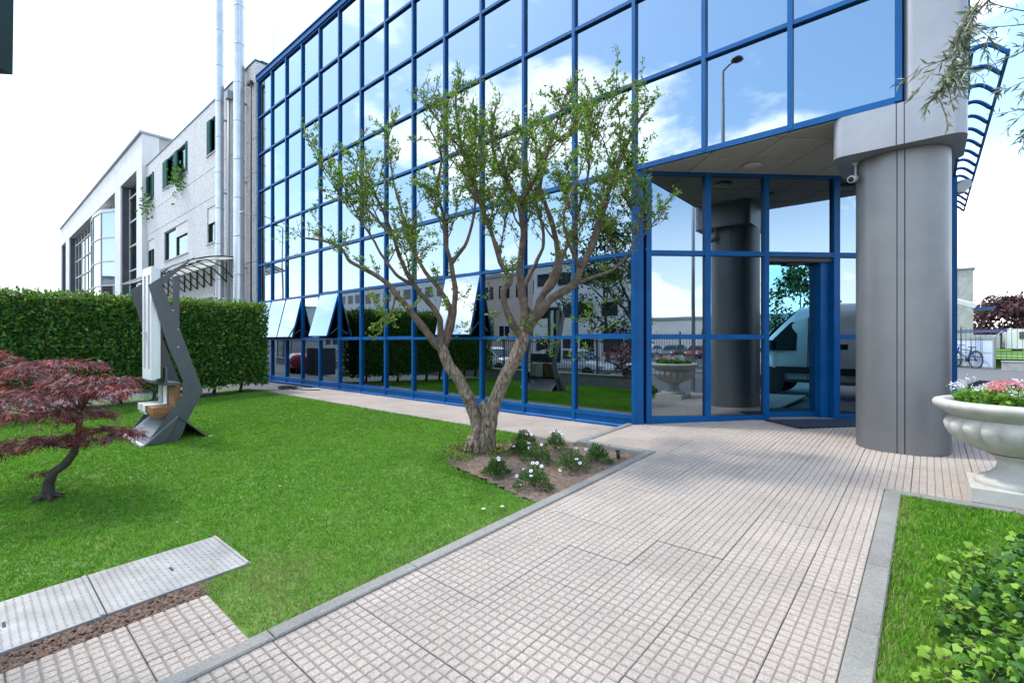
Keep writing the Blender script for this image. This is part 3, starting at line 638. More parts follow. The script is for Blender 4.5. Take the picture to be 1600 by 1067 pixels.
# ================================================================== GREY CONCRETE BUILDING
GY = 7.55
GK = 7.55/7.30      # the wall stands a little in front of the office glass
grey = empty('concrete_building', (0, 0, 0), 'grey pebbledash building with green window shutters beside the mirror glass office', 'building')
GX0, GX1, GZ = -38.74, -20.12, 12.67
wins = [(-25.03, -23.36, 10.04, 11.61), (-32.54, -28.02, 10.06, 11.60), (-36.48, -34.53, 10.05, 11.60), (-25.03, -23.36, 6.0, 7.63), (-32.3, -28.02, 6.0, 7.63), (-36.05, -34.5, 6.0, 7.65), (-27.9, -26.6, 1.9, 2.9), (-25.6, -24.2, 0.0, 3.0)]
wins = [(a*GK, b*GK, EYE+(c-EYE)*GK, EYE+(d-EYE)*GK) for a, b, c, d in wins]; wins[7] = (*wins[7][:2], 0, 3.0)
bands = [(0, 4.7), (4.7, 8.24), (8.24, 9.60), (9.60, GZ)]
def wall_pieces(x0, x1, z0, z1, holes):
    xs = sorted({x0, x1, *[min(max(h[i], x0), x1) for h in holes for i in (0, 1)]}); zs = sorted({z0, z1, *[min(max(h[i], z0), z1) for h in holes for i in (2, 3)]}); out = []
    for a, b in zip(xs[:-1], xs[1:]):
        run = None
        for c, d in zip(zs[:-1], zs[1:]):
            mx_, mz = (a+b)/2, (c+d)/2
            if any(h[0] < mx_ < h[1] and h[2] < mz < h[3] for h in holes): 
                if run: out.append((a, b, *run)); run = None
            else: run = (run[0], d) if run else (c, d)
        if run: out.append((a, b, *run))
    return out
vs_x = [GX0, -34.6, -27.8, GX1]
for z0, z1 in bands:
    for a, b in zip(vs_x[:-1], vs_x[1:]):
        m = MB()
        for p in wall_pieces(a+.008, b-.008, z0+.012, z1-.012, [h for h in wins if h[1] > a and h[0] < b and h[3] > z0 and h[2] < z1]): m.box(p[0], p[1], GY, GY+.18, p[2], p[3])
        m.build('wall_panel', 'aggregate', grey)
bk = MB()
for p in wall_pieces(GX0, GX1, 0, GZ-.05, wins): bk.box(p[0]+.01, p[1]-.01 if p[1] > GX1-.1 else p[1], GY+.17, GY+.3, p[2], p[3])
bk.build('wall_core', 'concrete', grey)
MB().box(GX1-.25, GX1-.008, GY+.18, GY+14, 0, GZ).build('side_wall', 'aggregate', grey)
MB().box(GX0, GX1-.26, GY+.31, GY+14, GZ-.3, GZ-.1).build('roof', 'concrete', grey)
MB().box(GX0, GX1+.02, GY-.03, GY+.20, GZ, GZ+.06).build('coping', 'darkgreen', grey)
MB().box(GX1-.27, GX1+.02, GY+.2, GY+14, GZ, GZ+.10).build('coping', 'greenpaint', grey)
for n, (a, b, c, d) in enumerate(wins):
    wn = empty('window', (0, 0, 0)); wn.parent = grey
    MB().box(a, b, GY+.20, GY+.24, c, d).build('recess', 'interior', wn)
    f = MB(); t = .06; f.box(a, a+t, GY+.05, GY+.16, c, d); f.box(b-t, b, GY+.05, GY+.16, c, d); f.box(a+t, b-t, GY+.05, GY+.16, d-t, d); f.box(a+t, b-t, GY+.05, GY+.16, c, c+t)
    mid = (a+b)/2; f.box(mid-.04, mid+.04, GY+.05, GY+.16, c+t, d-t); f.build('frame', 'greenpaint' if n < 3 or n > 5 else 'darkgreen', wn)
    MB().add([(a+t, GY+.12, c+t), (b-t, GY+.12, c+t), (b-t, GY+.12, d-t), (a+t, GY+.12, d-t)], [(0, 1, 2, 3)]).build('pane', 'greenglass', wn)
    if n < 6: MB().box(a-.05, b+.05, GY-.05, GY+.05, c-.06, c-.003).build('sill', 'concrete', wn)
    if n in (3, 4, 5):       # half lowered roller shutter
        zz = d-.75 if n == 3 else d-.62
        MB().box(a+.05 if n != 4 else mid, b-.05, GY+.03, GY+.05, zz, d-.02).build('roller_shutter', 'offwhite', wn)
    if n in (0, 1, 2):
        for (s0, s1) in (((a+.02, a+.5),) if n == 0 else ((a, a+.9), (mid-.1, mid+.55), (b-.28, b-.02)) if n == 1 else ((a, a+.55), (b-.35, b-.05))):
            MB().box(s0, s1, GY-.04, GY+.03, c+.01, d-.01).build('shutter', 'greenpaint', wn)
            lo = MB()
            for k in range(12): lo.box(s0+.06, s1-.06, GY-.05, GY-.041, c+.1+k*.115, c+.17+k*.115)
            lo.build('shutter_louvres', 'greenpaint', wn)
# hanging window plants
def tuft(name, loc, label, n, rad, drop, mats=('leaf_a', 'tree_mid'), size=.14, group=None, cat='plant'):
    o = empty(name, loc, label, cat, group)
    p = rng.normal(size=(n, 3))*np.array([rad, rad*.35, rad*.6]); p[:, 2] -= np.abs(rng.normal(size=n))*drop; p[:, 1] -= .1
    leaves('foliage', p, rng.normal(size=(n, 3))+np.array([0, -.5, -.5]), rng.uniform(.6, 1.2, n)*size, 'leaf6', list(mats), [.5, .5], o)
    MB().bevbox(-rad*1.1, rad*1.1, -.14, -.02, -.12, .04, .01).build('flower_box', 'darkgreen', o)
    return o
tuft('window_plant', (-29.9, GY-.03, 10.5), 'green trailing plant on the sill of the wide upper window', 150, .45, .5, size=.24)
tuft('window_plant', (-36.4, GY-.03, 10.4), 'green trailing plant on the sill of the far upper window', 110, .5, .4, size=.24)
# flues, one downpipe and a brown strip for a flue's shadow
def flue(x, r, z0, z1, label, cap):
    o = empty('flue_pipe', (x, GY-.28, 0), label, 'flue pipe', 'steel flues on the grey wall')
    MB().cyl((0, 0, z0), (0, 0, z1), r, 20).build('pipe', 'pipe', o, True, 40)
    for k in range(int((z1-z0)/1.55)):
        MB().lathe([(r+.004, 0), (r+.014, .01), (r+.014, .05), (r+.004, .06)], 20, (0, 0, z0+.8+k*1.55)).build('band', 'pipe', o, True)
    for z in (4.5, 8.0, 11.2): MB().box(-.04, .04, 0, .28, z, z+.06).build('bracket', 'greypipe', o)
    if cap: MB().lathe([(.02, .35), (r*2.1, .12), (r*2.1, .06), (r*.8, 0), (r*.8, -.2)], 20, (0, 0, z1+.1)).build('rain_cap', 'greypipe', o, True, 40)
    return o
flue(-23.3, .16, 0.3, 18.9, 'slim silver flue pipe with rain cap, left of the two on the grey wall', True); flue(-21.05, .20, 0.3, 23, 'thicker silver flue pipe next to the corner of the mirror glass office', False)
dp = empty('downpipe', (-22.7, GY-.12, 0), 'grey rain downpipe on the wall between the two flues', 'pipe'); MB().cyl((0, 0, 0.1), (0, 0, 12.0), .06, 10).build('pipe', 'greypipe', dp, True); MB().box(-.14, .14, -.1, .1, 11.95, 12.3).build('hopper', 'greypipe', dp)
dp = empty('downpipe', (-20.30, GY-.10, 0), 'dark brown strip standing in for the shadow of the thicker flue at the wall corner', 'pipe'); MB().cyl((0, 0, 0.1), (0, 0, 11.8), .035, 10).build('pipe', 'brownwood', dp, True); MB().box(-.3, .06, -.06, .06, 11.78, 11.9).build('strip_head', 'brownwood', dp)  # cast shadow of the flue built as a brown strip, no pipe hangs here
mast = empty('antenna_mast', (-20.0, 8.2, 11.9), 'thin white antenna mast with clamp arms on the office roof corner', 'antenna')
MB().cyl((0, 0, -.1), (0, 0, 5.3), .022, 8).build('pole', 'white', mast, True); MB().bar((-.5, -.6, 3.9), (0, 0, 3.5), .03).build('clamp_arm', 'greypipe', mast); MB().bar((-.5, -.6, .7), (0, 0, .4), .03).build('clamp_arm', 'white', mast)
cctv((-20.05, GY-.02, 6.55), (-1, -.2, -.15), 'white security camera on an arm at the corner of the grey wall', False)
# green ribbed awning on the grey wall
aw = empty('entrance_awning', (0, 0, 0), 'dark green steel awning with ribbed translucent roof on the grey wall', 'awning')
def awp(t): return (GY-.02-1.75*t, 5.05+.07*math.sin(math.pi*.5*min(1, t*1.6))-.40*t**1.7)
ax0, ax1 = -34.5, -22.1
rb = MB(); pts = [awp(k/10) for k in range(11)]
for k in range(10): rb.quad((ax0, *pts[k]), (ax1, *pts[k]), (ax1, *pts[k+1]), (ax0, *pts[k+1]))
rb.build('roof_sheet', 'awningpoly', aw, True)
for i in range(13):
    x = ax0+(ax1-ax0)*i/12
    MB().tube([(x, p[0], p[1]+.02) for p in pts], .032, 6).build('roof_rib', 'darkgreen', aw, True)
    MB().bar((x, GY-.05, 4.10), (x, GY-.05, 5.0), .06).build('wall_post', 'darkgreen', aw)
    MB().tube([(x, GY-.06, 4.12), (x, GY-.55, 4.62), (x, GY-1.1, 4.85), (x, GY-1.5, 4.72)], .028, 6).build('brace', 'darkgreen', aw, True)
for t in (0.0, .33, .66, 1.0):
    y, z = awp(t); MB().bar((ax0, y, z+.03), (ax1, y, z+.03), .05).build('purlin', 'darkgreen', aw)
ac = empty('air_duct', (-24.6, GY, 3.2), 'white insulated pipe bending over the door under the awning', 'pipe')
MB().tube([(-2.0, -.15, .35), (.1, -.15, .42), (.35, -.15, .3), (.4, -.15, -3)], .09, 10).build('pipe', 'offwhite', ac, True)
# ================================================================== PORTAL BUILDING (far left)
GY = 7.30
pb = empty('portal_building', (0, 0, 0), 'tall pale building with deep portal frames and glass bays beyond the grey one', 'building')
BX0, BX1, BZ = -77.2, -37.5, 14.7
MB().box(BX0, BX1, GY-.0, GY+.9, 12.7, BZ).build('fascia', 'whitewall', pb)
MB().box(BX0-.1, BX1+.1, GY-.15, GY+10, BZ, BZ+.14).build('coping', 'greypipe', pb)
for a, b in ((-39.0, BX1), (-45.9, -43.95), (-72.8, -70.2), (BX0, -76.6)): MB().box(a, b, GY+.004, GY+1.2, 0, 12.7).build('pier', 'whitewall', pb)
MB().box(BX1-.4, BX1-.01, GY+.9, GY+10, 0, BZ-.003).build('side_wall', 'concrete', pb); MB().box(BX0, BX1-.41, GY+1.21, GY+10, 0, BZ-.4).build('core', 'darkslate', pb)
for a, b in ((-43.94, -39.01), (-70.19, -45.91), (-76.59, -72.81)):
    MB().box(a, a+.06, GY+.1, GY+1.2, 0.1, 12.69).build('shaded_portal_side', 'darkslate', pb)  # portal side turned from the sun, its shade put into the dark colour
    gl = empty('glazed_bay', (0, 0, 0)); gl.parent = pb
    yg = GY+.55
    MB().add([(a+.06, yg, 0.1), (b, yg, 0.1), (b, yg, 12.6), (a+.06, yg, 12.6)], [(0, 1, 2, 3)]).build('pane', 'greenglass', gl)
    f = MB(); nx_ = max(2, int((b-a)/1.9))
    for k in range(nx_+1): x = a+.06+(b-a-.12)*k/nx_; f.box(x, x+.07, yg-.06, yg-.005, .1, 12.6)
    f.build('glazing_bars', 'offwhite', gl)
    f = MB()
    for z in np.arange(1.3, 12.6, 1.75): f.box(a+.06, b, yg-.075, yg-.008, z, z+.09)
    f.build('glazing_transoms', 'offwhite', gl)
    r = MB(); r.box(b-.5, b-.38, yg-.1, yg-.01, .1, 12.6); r.build('red_stripe', 'lamp_red', gl)
bow = empty('glazed_bow', (0, 0, 0)); bow.parent = pb
arc = [(-56.5, GY+.5), (-55.0, GY-.15), (-52.5, GY-.35), (-50.0, GY-.2), (-48.6, GY+.5)]
for k in range(4):
    MB().add([(*arc[k], .1), (*arc[k+1], .1), (*arc[k+1], 11.9), (*arc[k], 11.9)], [(0, 1, 2, 3)]).build('pane', 'mirror', bow)
    MB().bar((*arc[k], .1), (*arc[k], 11.9), .10).build('glazing_bar', 'offwhite', bow)
    for z in (2.2, 4.1, 6.0, 7.9, 9.8, 11.85): MB().bar((*arc[k], z), (*arc[k+1], z), .10).build('glazing_transom', 'offwhite', bow)
MB().prism([(-56.6, GY+.6), (-55, GY-.18), (-52.5, GY-.38), (-50, GY-.23), (-48.5, GY+.6)], 11.9, 12.1, 'z').build('bow_roof', 'whitewall', bow)
fb = empty('far_shed', (-100, 3, 0), 'low pale shed far behind the hedge at the left edge', 'building'); MB().prism([(-12, 0), (8, 0), (8, 6.5), (-2, 9.5), (-12, 9.0)], 0, 12, 'y').build('wall', 'whitewall', fb); MB().bar((-12, -.1, 9.1), (-2, -.1, 9.6), .3).build('roof_edge', 'greypipe', fb)
# ================================================================== HEDGE
hd = empty('hedge', (-15.85, 2.7, 0), 'tall clipped evergreen hedge behind the lawn, in front of the grey building', 'hedge')
HX0, HX1, HY0, HY1, HT = -16.6, -15.2, -0.7, 6.02, 2.60
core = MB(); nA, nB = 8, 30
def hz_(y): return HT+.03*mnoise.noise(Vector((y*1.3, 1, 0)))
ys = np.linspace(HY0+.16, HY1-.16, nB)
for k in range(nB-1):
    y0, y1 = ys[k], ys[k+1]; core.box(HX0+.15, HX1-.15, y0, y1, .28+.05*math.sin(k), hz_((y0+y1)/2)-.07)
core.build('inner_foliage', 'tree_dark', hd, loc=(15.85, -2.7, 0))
N = 27000; face = rng.choice(4, N, p=[.56, .20, .12, .12])
P = np.zeros((N, 3)); D = np.zeros((N, 3)); yv = rng.uniform(HY0, HY1, N); xv = rng.uniform(HX0, HX1, N); zv = rng.uniform(.22, HT, N)
dpth = np.abs(rng.normal(size=N))*.055-.03
wob = np.array([.085*mnoise.noise(Vector((a*1.7, b*1.7, 0))) for a, b in zip(yv, zv)])
for fi in range(4):
    k = face == fi
    if fi == 0: P[k] = np.stack([HX1-dpth[k]+wob[k], yv[k], zv[k]], 1); D[k] = (1, 0, .25)
    if fi == 1: P[k] = np.stack([xv[k], yv[k], HT-dpth[k]+wob[k]], 1); D[k] = (0, 0, 1)
    if fi == 2: P[k] = np.stack([xv[k], HY1-dpth[k]+wob[k], zv[k]], 1); D[k] = (0, 1, .25)
    if fi == 3: P[k] = np.stack([HX0+dpth[k], yv[k], zv[k]], 1); D[k] = (-1, 0, .2)
k = rng.random(N) < .10; P[k, 2] += rng.uniform(0, .15, k.sum())*(P[k, 2] > HT-.1)
D = D*.55+rng.normal(size=(N, 3))*.75
top_ = P[:, 2] > HT-.22
lf = leaves('foliage', P[~top_]-np.array([-15.85, 2.7, 0]), D[~top_], rng.uniform(.05, .13, (~top_).sum()), 'leaf6', ['hedge_a', 'hedge_b', 'hedge_c'], [.86, .11, .03], hd, flat=.8, aspect=.48)
lf2 = leaves('young_shoots', P[top_]-np.array([-15.85, 2.7, 0]), D[top_]+np.array([0, 0, .6]), rng.uniform(.06, .11, top_.sum()), 'leaf6', ['hedge_a', 'hedge_b', 'hedge_c'], [.44, .47, .09], hd, flat=.8, aspect=.48)
for k in range(9):
    y = HY0+.45+k*.72; MB().tube([(-.05, y-2.7, -.12), (.05, y-2.68, .2), (.0, y-2.72, .6)], [.055, .04, .035], 7).build('stem', 'darkbark', hd, True)
# ================================================================== WINDOW SCULPTURE
sx = empty('window_sculpture', (-9.9, 2.25, gz(2.2)), 'anthracite zigzag metal sculpture holding a white window on the lawn', 'sculpture')
o0 = Vector((-9.9, 2.25, gz(2.2)))
PLT = [(2.565, 2.976), (1.90, 2.417), (2.159, 1.457), (2.372, .86), (2.355, .60), (1.84, -.13), (2.318, -.136), (2.43, .19), (2.66, .676), (2.318, 1.743), (2.318, 2.60)]
# outline split: upper blade, notch hole and lower body
UP = [(2.565, 2.976), (1.90, 2.417), (2.159, 1.457), (2.372, .86), (2.355, .60), (1.86, -.12), (2.318, -.12), (2.43, .19), (2.66, .676), (2.318, 1.743), (2.318, 2.62), (2.235, 2.585), (2.225, 2.05), (2.081, 2.433)]
def plate(x, name):
    m = bmesh.new(); vs = [m.verts.new((x-o0.x-.012, a-o0.y, b-o0.z)) for a, b in UP]; f = m.faces.new(vs)
    r = bmesh.ops.extrude_face_region(m, geom=[f]); bmesh.ops.translate(m, vec=(.024, 0, 0), verts=[e for e in r['geom'] if isinstance(e, bmesh.types.BMVert)])
    bmesh.ops.recalc_face_normals(m, faces=m.faces); bmesh.ops.triangulate(m, faces=m.faces)
    me = bpy.data.meshes.new(name); m.to_mesh(me); m.free(); me.materials.append(MATS['anthracite']); return link(name, me, sx)
plate(-9.35, 'side_plate'); plate(-10.62, 'side_plate')
def sq_(a, b, c, d, nm, mt, th=.02):
    A, B, Cc, Dd = [Vector(p)-o0 for p in (a, b, c, d)]; n = (B-A).cross(Dd-A).normalized()*th
    return MB().add([A, B, Cc, Dd, A-n, B-n, Cc-n, Dd-n], [(0, 1, 2, 3), (7, 6, 5, 4), (0, 4, 5, 1), (1, 5, 6, 2), (2, 6, 7, 3), (3, 7, 4, 0)]).build(nm, mt, sx)
xl, xr = -10.66, -9.30
sq_((xl, 1.83, -.125), (xr, 1.83, -.125), (xr, 2.29, .30), (xl, 2.29, .30), 'front_sheet', 'sheet'); sq_((xl, 2.74, -.12), (xl, 2.30, .30), (xr, 2.30, .30), (xr, 2.74, -.12), 'back_sheet', 'anthracite')
MB().prism([(1.86-o0.y, -.12-o0.z), (2.30-o0.y, .28-o0.z), (2.12-o0.y, -.12-o0.z)], xr-.02-o0.x, xr-.001-o0.x, 'x').build('gusset', 'anthracite', sx)
MB().box(xl-.02-o0.x, xr+.02-o0.x, 1.79-o0.y, 1.835-o0.y, -.14-o0.z, -.105-o0.z).build('base_bar', 'offwhite', sx); MB().box(xr-.04-o0.x, xr+.03-o0.x, 2.74-o0.y, 2.80-o0.y, -.14-o0.z, -.1-o0.z).build('base_bar', 'offwhite', sx)
MB().box(xl+.04-o0.x, xr-.06-o0.x, 2.10-o0.y, 2.34-o0.y, .80-o0.z, .84-o0.z).build('cross_plate', 'anthracite', sx); MB().box(xl+.04-o0.x, xr-.06-o0.x, 2.13-o0.y, 2.16-o0.y, .84-o0.z, 1.1-o0.z).build('cross_plate', 'anthracite', sx)
for a, b in ((2.30, 1.43), (2.30, 1.72), (2.225, 2.03)): MB().cyl((xr-.045-o0.x, a-o0.y, b-o0.z), (xr-.025-o0.x, a-o0.y, b-o0.z), .013, 10).build('bolt', 'offwhite', sx)
def wframe(x0, x1, y0, y1, z0, z1, t, nm, m, mull=True):
    f = MB(); e = o0
    bx_ = lambda a, b, c, d, g_, h_: f.box(a-e.x, b-e.x, c-e.y, d-e.y, g_-e.z, h_-e.z)
    bx_(x0, x0+t, y0, y1, z0, z1); bx_(x1-t, x1, y0, y1, z0, z1); bx_(x0+t, x1-t, y0, y1, z1-t*1.5, z1); bx_(x0+t, x1-t, y0, y1, z0, z0+t*1.9)
    if mull: mid = (x0+x1)/2; bx_(mid-t*.75, mid+t*.75, y0, y1, z0+t*1.9, z1-t*1.5)
    return f.build(nm, m, sx)
wx0, wx1 = -9.98, -9.40
dx_ = 0
wframe(wx0, wx1, 1.95, 2.02, .90, 2.73, .085, 'window_frame', 'white'); wframe(wx0+.02, wx1+.012, 2.02, 2.07, .92, 2.70, .05, 'rear_frame', 'white', False); wframe(wx0+.05, wx1+.02, 2.07, 2.10, .93, 2.66, .05, 'seal_frame', 'brownwood')
MB().add([(wx0+.08-o0.x, 1.985-o0.y, 1.0-o0.z), (wx1-.08-o0.x, 1.985-o0.y, 1.0-o0.z), (wx1-.08-o0.x, 1.985-o0.y, 2.6-o0.z), (wx0+.08-o0.x, 1.985-o0.y, 2.6-o0.z)], [(0, 1, 2, 3)]).build('pane', 'clear', sx)
wh = MB(); cx = (wx0+wx1)/2-o0.x; wh.box(cx-.015, cx+.015, 1.93-o0.y, 1.95-o0.y, 1.55-o0.z, 1.68-o0.z); wh.box(cx-.13, cx+.015, 1.905-o0.y, 1.925-o0.y, 1.645-o0.z, 1.668-o0.z); wh.build('handle', 'offwhite', sx)
# corner samples at the foot
for n, (x0_, x1_, mt) in enumerate(((-10.48, -10.22, 'stone'), (-10.16, -9.95, 'white'), (-9.92, -9.86, 'anthracite'), (-9.82, -9.44, 'wood'))):
    s_ = MB(); e = o0; zz = .33+.0*n
    s_.box(x0_-e.x, x1_-e.x, 1.98-e.y, 2.36-e.y, zz-e.z, zz+.11-e.z); s_.box(x0_-e.x, x1_-e.x, 2.28-e.y, 2.36-e.y, zz+.11-e.z, zz+.44-e.z); s_.box(x0_+.02-e.x, x1_-.02-e.x, 2.0-e.y, 2.27-e.y, zz-.05-e.z, zz-.002-e.z)
    s_.build('corner_sample', mt, sx)
    if n in (0, 1): MB().add([(x0_-.05-e.x, 2.02-e.y, zz+.11-e.z), (x0_-.05-e.x, 2.28-e.y, zz+.11-e.z), (x0_-.05-e.x, 2.28-e.y, zz+.42-e.z), (x0_-.05-e.x, 2.02-e.y, zz+.28-e.z)], [(0, 1, 2, 3)]).build('sample_pane', 'clear', sx)
MB().box(-10.60-o0.x, -10.50-o0.x, 2.0-o0.y, 2.35-o0.y, .31-o0.z, .44-o0.z).build('corner_sample', 'brownwood', sx)
# ================================================================== JAPANESE MAPLE
MPB = Vector((-7.2, 0.585, gz(.58)-.01)); MD0 = -MPB.x*SA+MPB.y*CA
mp_ = empty('japanese_maple', MPB, 'small purple leaved Japanese maple with bent trunk on the lawn', 'tree')
mloc = lambda px, py, dd=0.0: at(px, py, MD0+dd)-MPB
tr = MB(); pts = [mloc(76, 790), mloc(75, 775), mloc(76, 755), mloc(84, 738), mloc(103, 725), mloc(115, 709), mloc(121, 690), mloc(124, 660), mloc(124, 640)]
tr.tube(pts, [.075, .058, .050, .045, .041, .038, .034, .028, .022], 12, jit=.25)
for a in range(6): tr.tube([mloc(76, 772)+Vector((0, 0, .0)), Vector((math.cos(a)*.07, math.sin(a)*.07, .03)), Vector((math.cos(a)*.17, math.sin(a)*.17, -.01))], [.035, .022, .008], 6)
tr.build('trunk', 'darkbark', mp_, True)
brs = []
def br(pl, r0): brs.append(pl); bm_.tube(pl, [r0*(1-.8*i/(len(pl)-1)) for i in range(len(pl))], 7)
bm_ = MB()
br([mloc(121, 690), mloc(105, 700), mloc(80, 695, .1), mloc(40, 690, .15), mloc(10, 705, .1)], .018)
br([mloc(122, 690), mloc(140, 678, -.1), mloc(170, 672, -.15), mloc(215, 672, -.2)], .016)
br([mloc(124, 645), mloc(140, 620, -.2), mloc(165, 600, -.3), mloc(195, 595, -.35)], .018)
br([mloc(124, 645), mloc(110, 620, .3), mloc(80, 590, .45), mloc(40, 580, .55)], .018)
br([mloc(124, 640), mloc(125, 610, .1), mloc(110, 580, .2), mloc(100, 565, .2)], .018)
br([mloc(120, 660), mloc(90, 640, -.35), mloc(50, 625, -.6), mloc(0, 635, -.7)], .018)
br([mloc(122, 660), mloc(90, 650, .2), mloc(40, 645, .4), mloc(-40, 630, .4)], .016)
br([mloc(80, 742), mloc(70, 735), mloc(66, 738)], .008)
bm_.build('branches', 'darkbark', mp_, True)
P = []; D = []
def pad(px, py, dd, rx, rz, n, droop=.35):
    n = int(n*.78); rx *= .95; c = mloc(px-6, py, dd)
    for _ in range(n):
        a = rng.uniform(0, 6.283); r = math.sqrt(rng.random()); v = Vector((math.cos(a)*r*rx, math.sin(a)*r*rx*.85, 0))
        z = rz*(1-r*r)*.9+rng.normal()*rz*.35; P.append(c+v+Vector((0, 0, z-.02))); D.append((math.cos(a)*.9+rng.normal()*.4, math.sin(a)*.9+rng.normal()*.4, -droop+rng.normal()*.25))
for a in ((95, 572, .2, .55, .07, 330), (30, 590, .45, .62, .08, 330), (150, 596, -.1, .52, .07, 330), (60, 620, -.4, .6, .09, 360), (115, 622, .1, .6, .09, 360), (180, 608, -.3, .30, .05, 120), (20, 648, -.5, .55, .09, 280), (100, 648, -.2, .5, .08, 280), (-35, 620, .3, .6, .1, 280), (45, 693, .1, .36, .07, 230), (12, 705, .15, .22, .06, 100), (85, 688, .05, .26, .06, 120), (160, 675, -.15, .36, .06, 220), (200, 678, -.2, .22, .04, 110), (140, 690, -.25, .18, .04, 60), (66, 740, 0, .06, .03, 18), (150, 650, .2, .3, .05, 110), (-20, 560, .3, .4, .07, 160)):
    pad(*a)
P = np.array([tuple(p) for p in P]); D = np.array(D)
leaves('crown', P, D, rng.uniform(.075, .125, len(P)), 'maple', ['maple_a', 'maple_b', 'maple_c', 'maple_d'], [.60, .20, .16, .04], mp_, flat=.35, aspect=1.0)
# ================================================================== BIG MULTI-STEM TREE IN THE BED
TB = Vector((-4.80, 4.72, gz(4.72)-.02)); TD = -TB.x*SA+TB.y*CA
tree = empty('ornamental_tree', TB, 'twisted two stemmed ornamental tree with sparse fresh leaves in the planting bed', 'tree')
tl = lambda px, py, dd=0.0: at(px, py, TD+dd)-TB
def smooth_pts(pl, n=4):
    out = []; k = len(pl)
    for i in range(k-1):
        p0, p1, p2, p3 = pl[max(i-1, 0)], pl[i], pl[i+1], pl[min(i+2, k-1)]
        for t in np.arange(n)/n: out.append(.5*((2*p1)+(-p0+p2)*t+(2*p0-5*p1+4*p2-p3)*t*t+(-p0+3*p1-3*p2+p3)*t**3))
    out.append(pl[-1]); return out
def limb(mb, pl, r0, r1, n=10, jit=.3, wob=.012):
    sp = smooth_pts(pl); k = len(sp); rr = [r0+(r1-r0)*(i/(k-1))**.8 for i in range(k)]
    sp = [p+Vector((mnoise.noise(p*5), mnoise.noise(p*5+Vector((9, 0, 0))), mnoise.noise(p*5+Vector((0, 9, 0)))))*wob*min(1, i) for i, p in enumerate(sp)]
    mb.tube(sp, rr, n, jit=jit, ridge=.075 if n >= 18 else 0); return sp, rr
tk = MB()
limb(tk, [tl(750, 712), tl(750, 695), tl(748, 668, .02), tl(735, 632, .03), tl(716, 592, .05), tl(697, 562, .06), tl(690, 540, .08)], .105, .070, 30, .22)
limb(tk, [tl(766, 712), tl(764, 695), tl(766, 660, -.02), tl(778, 615, -.04), tl(797, 575, -.06), tl(813, 545, -.08), tl(820, 512, -.1)], .100, .082, 30, .22)
limb(tk, [tl(757, 715, -.08), tl(757, 690, -.07), tl(760, 660, -.07), tl(758, 640, -.06), tl(752, 628, -.04)], .085, .05, 14, .4)
limb(tk, [tl(742, 715, -.05), tl(743, 690, -.06), tl(746, 670, -.04), tl(748, 652, 0)], .07, .04, 12, .5)
for a in np.arange(0, 6.28, .7): tk.tube([Vector((math.cos(a)*.06, math.sin(a)*.06, .22)), Vector((math.cos(a)*.14, math.sin(a)*.14, .07)), Vector((math.cos(a)*.23, math.sin(a)*.23, -.03))], [.05, .035, .012], 7, jit=.4)
for px, py, d in ((731, 622, -.09), (762, 662, -.14), (742, 705, -.12)): tk.lathe([(.005, -.04), (.035, -.03), (.045, 0), (.035, .03), (.005, .045)], 10, tl(px, py, d))
tk.build('trunk', 'trunk', tree, True)
bm_ = MB(); LIMBS = []; r0r = random.Random(5)
def bl(r0, r1, *pl):
    L_ = limb(bm_, [tl(*p) for p in pl], r0, r1, 9, .3); LIMBS.append(L_); sp_, rr_ = L_; k_ = len(sp_)
    if k_ < 20 or len(LIMBS) in (1, 13): return
    for _ in range(3 if len(LIMBS) < 14 else 5):          # side boughs
        i = r0r.randint(int(k_*.35), int(k_*.9)); d = (sp_[min(i+1, k_-1)]-sp_[i-1]).normalized(); s_ = Vector((r0r.gauss(0, 1), r0r.gauss(0, 1), 0)).normalized()
        ln = r0r.uniform(.35, .75); e = (d*.6+s_*.75+Vector((0, 0, .35))).normalized(); p = sp_[i]
        LIMBS.append(limb(bm_, [p, p+e*ln*.35, p+e*ln*.65+Vector((0, 0, .08)), p+e*ln+Vector((0, 0, .12))], rr_[i]*.5, .005, 6, .2))
bl(.062, .012, (692, 550, .06), (665, 518, .1), (645, 492, .15), (618, 460, .2), (602, 440, .25), (575, 424, .3), (548, 410, .35), (533, 388, .4), (500, 376, .45), (470, 372, .5))
bl(.05, .010, (690, 545, .06), (688, 510, 0), (684, 492, -.05), (647, 445, -.15), (629, 412, -.2), (613, 368, -.25), (600, 335, -.3), (583, 295, -.35), (572, 258, -.4))
bl(.055, .010, (692, 545, .08), (698, 518, .1), (704, 485, .15), (688, 455, .25), (664, 425, .35), (642, 384, .45), (632, 345, .5), (618, 300, .6), (610, 255, .65))
bl(.048, .010, (696, 540, .08), (708, 500, .05), (711, 455, 0), (705, 412, -.05), (697, 378, -.1), (694, 340, -.1), (682, 295, -.15), (690, 245, -.2), (672, 205, -.2))
bl(.060, .012, (816, 530, -.1), (803, 510, -.12), (790, 480, -.15), (786, 455, -.2), (798, 438, -.22), (782, 410, -.25), (770, 370, -.3), (752, 325, -.3), (738, 280, -.35), (722, 235, -.35), (714, 185, -.35), (712, 140, -.35))
bl(.075, .014, (819, 520, -.1), (820, 490, -.08), (815, 455, -.05), (812, 415, 0), (818, 370, .05), (812, 322, .1), (796, 290, .15), (775, 255, .2), (768, 210, .2), (775, 165, .2))
bl(.080, .014, (821, 518, -.1), (842, 490, -.15), (862, 466, -.2), (893, 448, -.25), (908, 420, -.3), (928, 375, -.35), (944, 322, -.4), (955, 288, -.4), (972, 245, -.45), (992, 200, -.5), (1012, 170, -.5))
bl(.060, .012, (836, 496, -.1), (848, 462, 0), (864, 432, .1), (872, 402, .15), (864, 352, .2), (850, 315, .3), (844, 285, .3), (854, 245, .35), (866, 200, .4), (880, 170, .4))
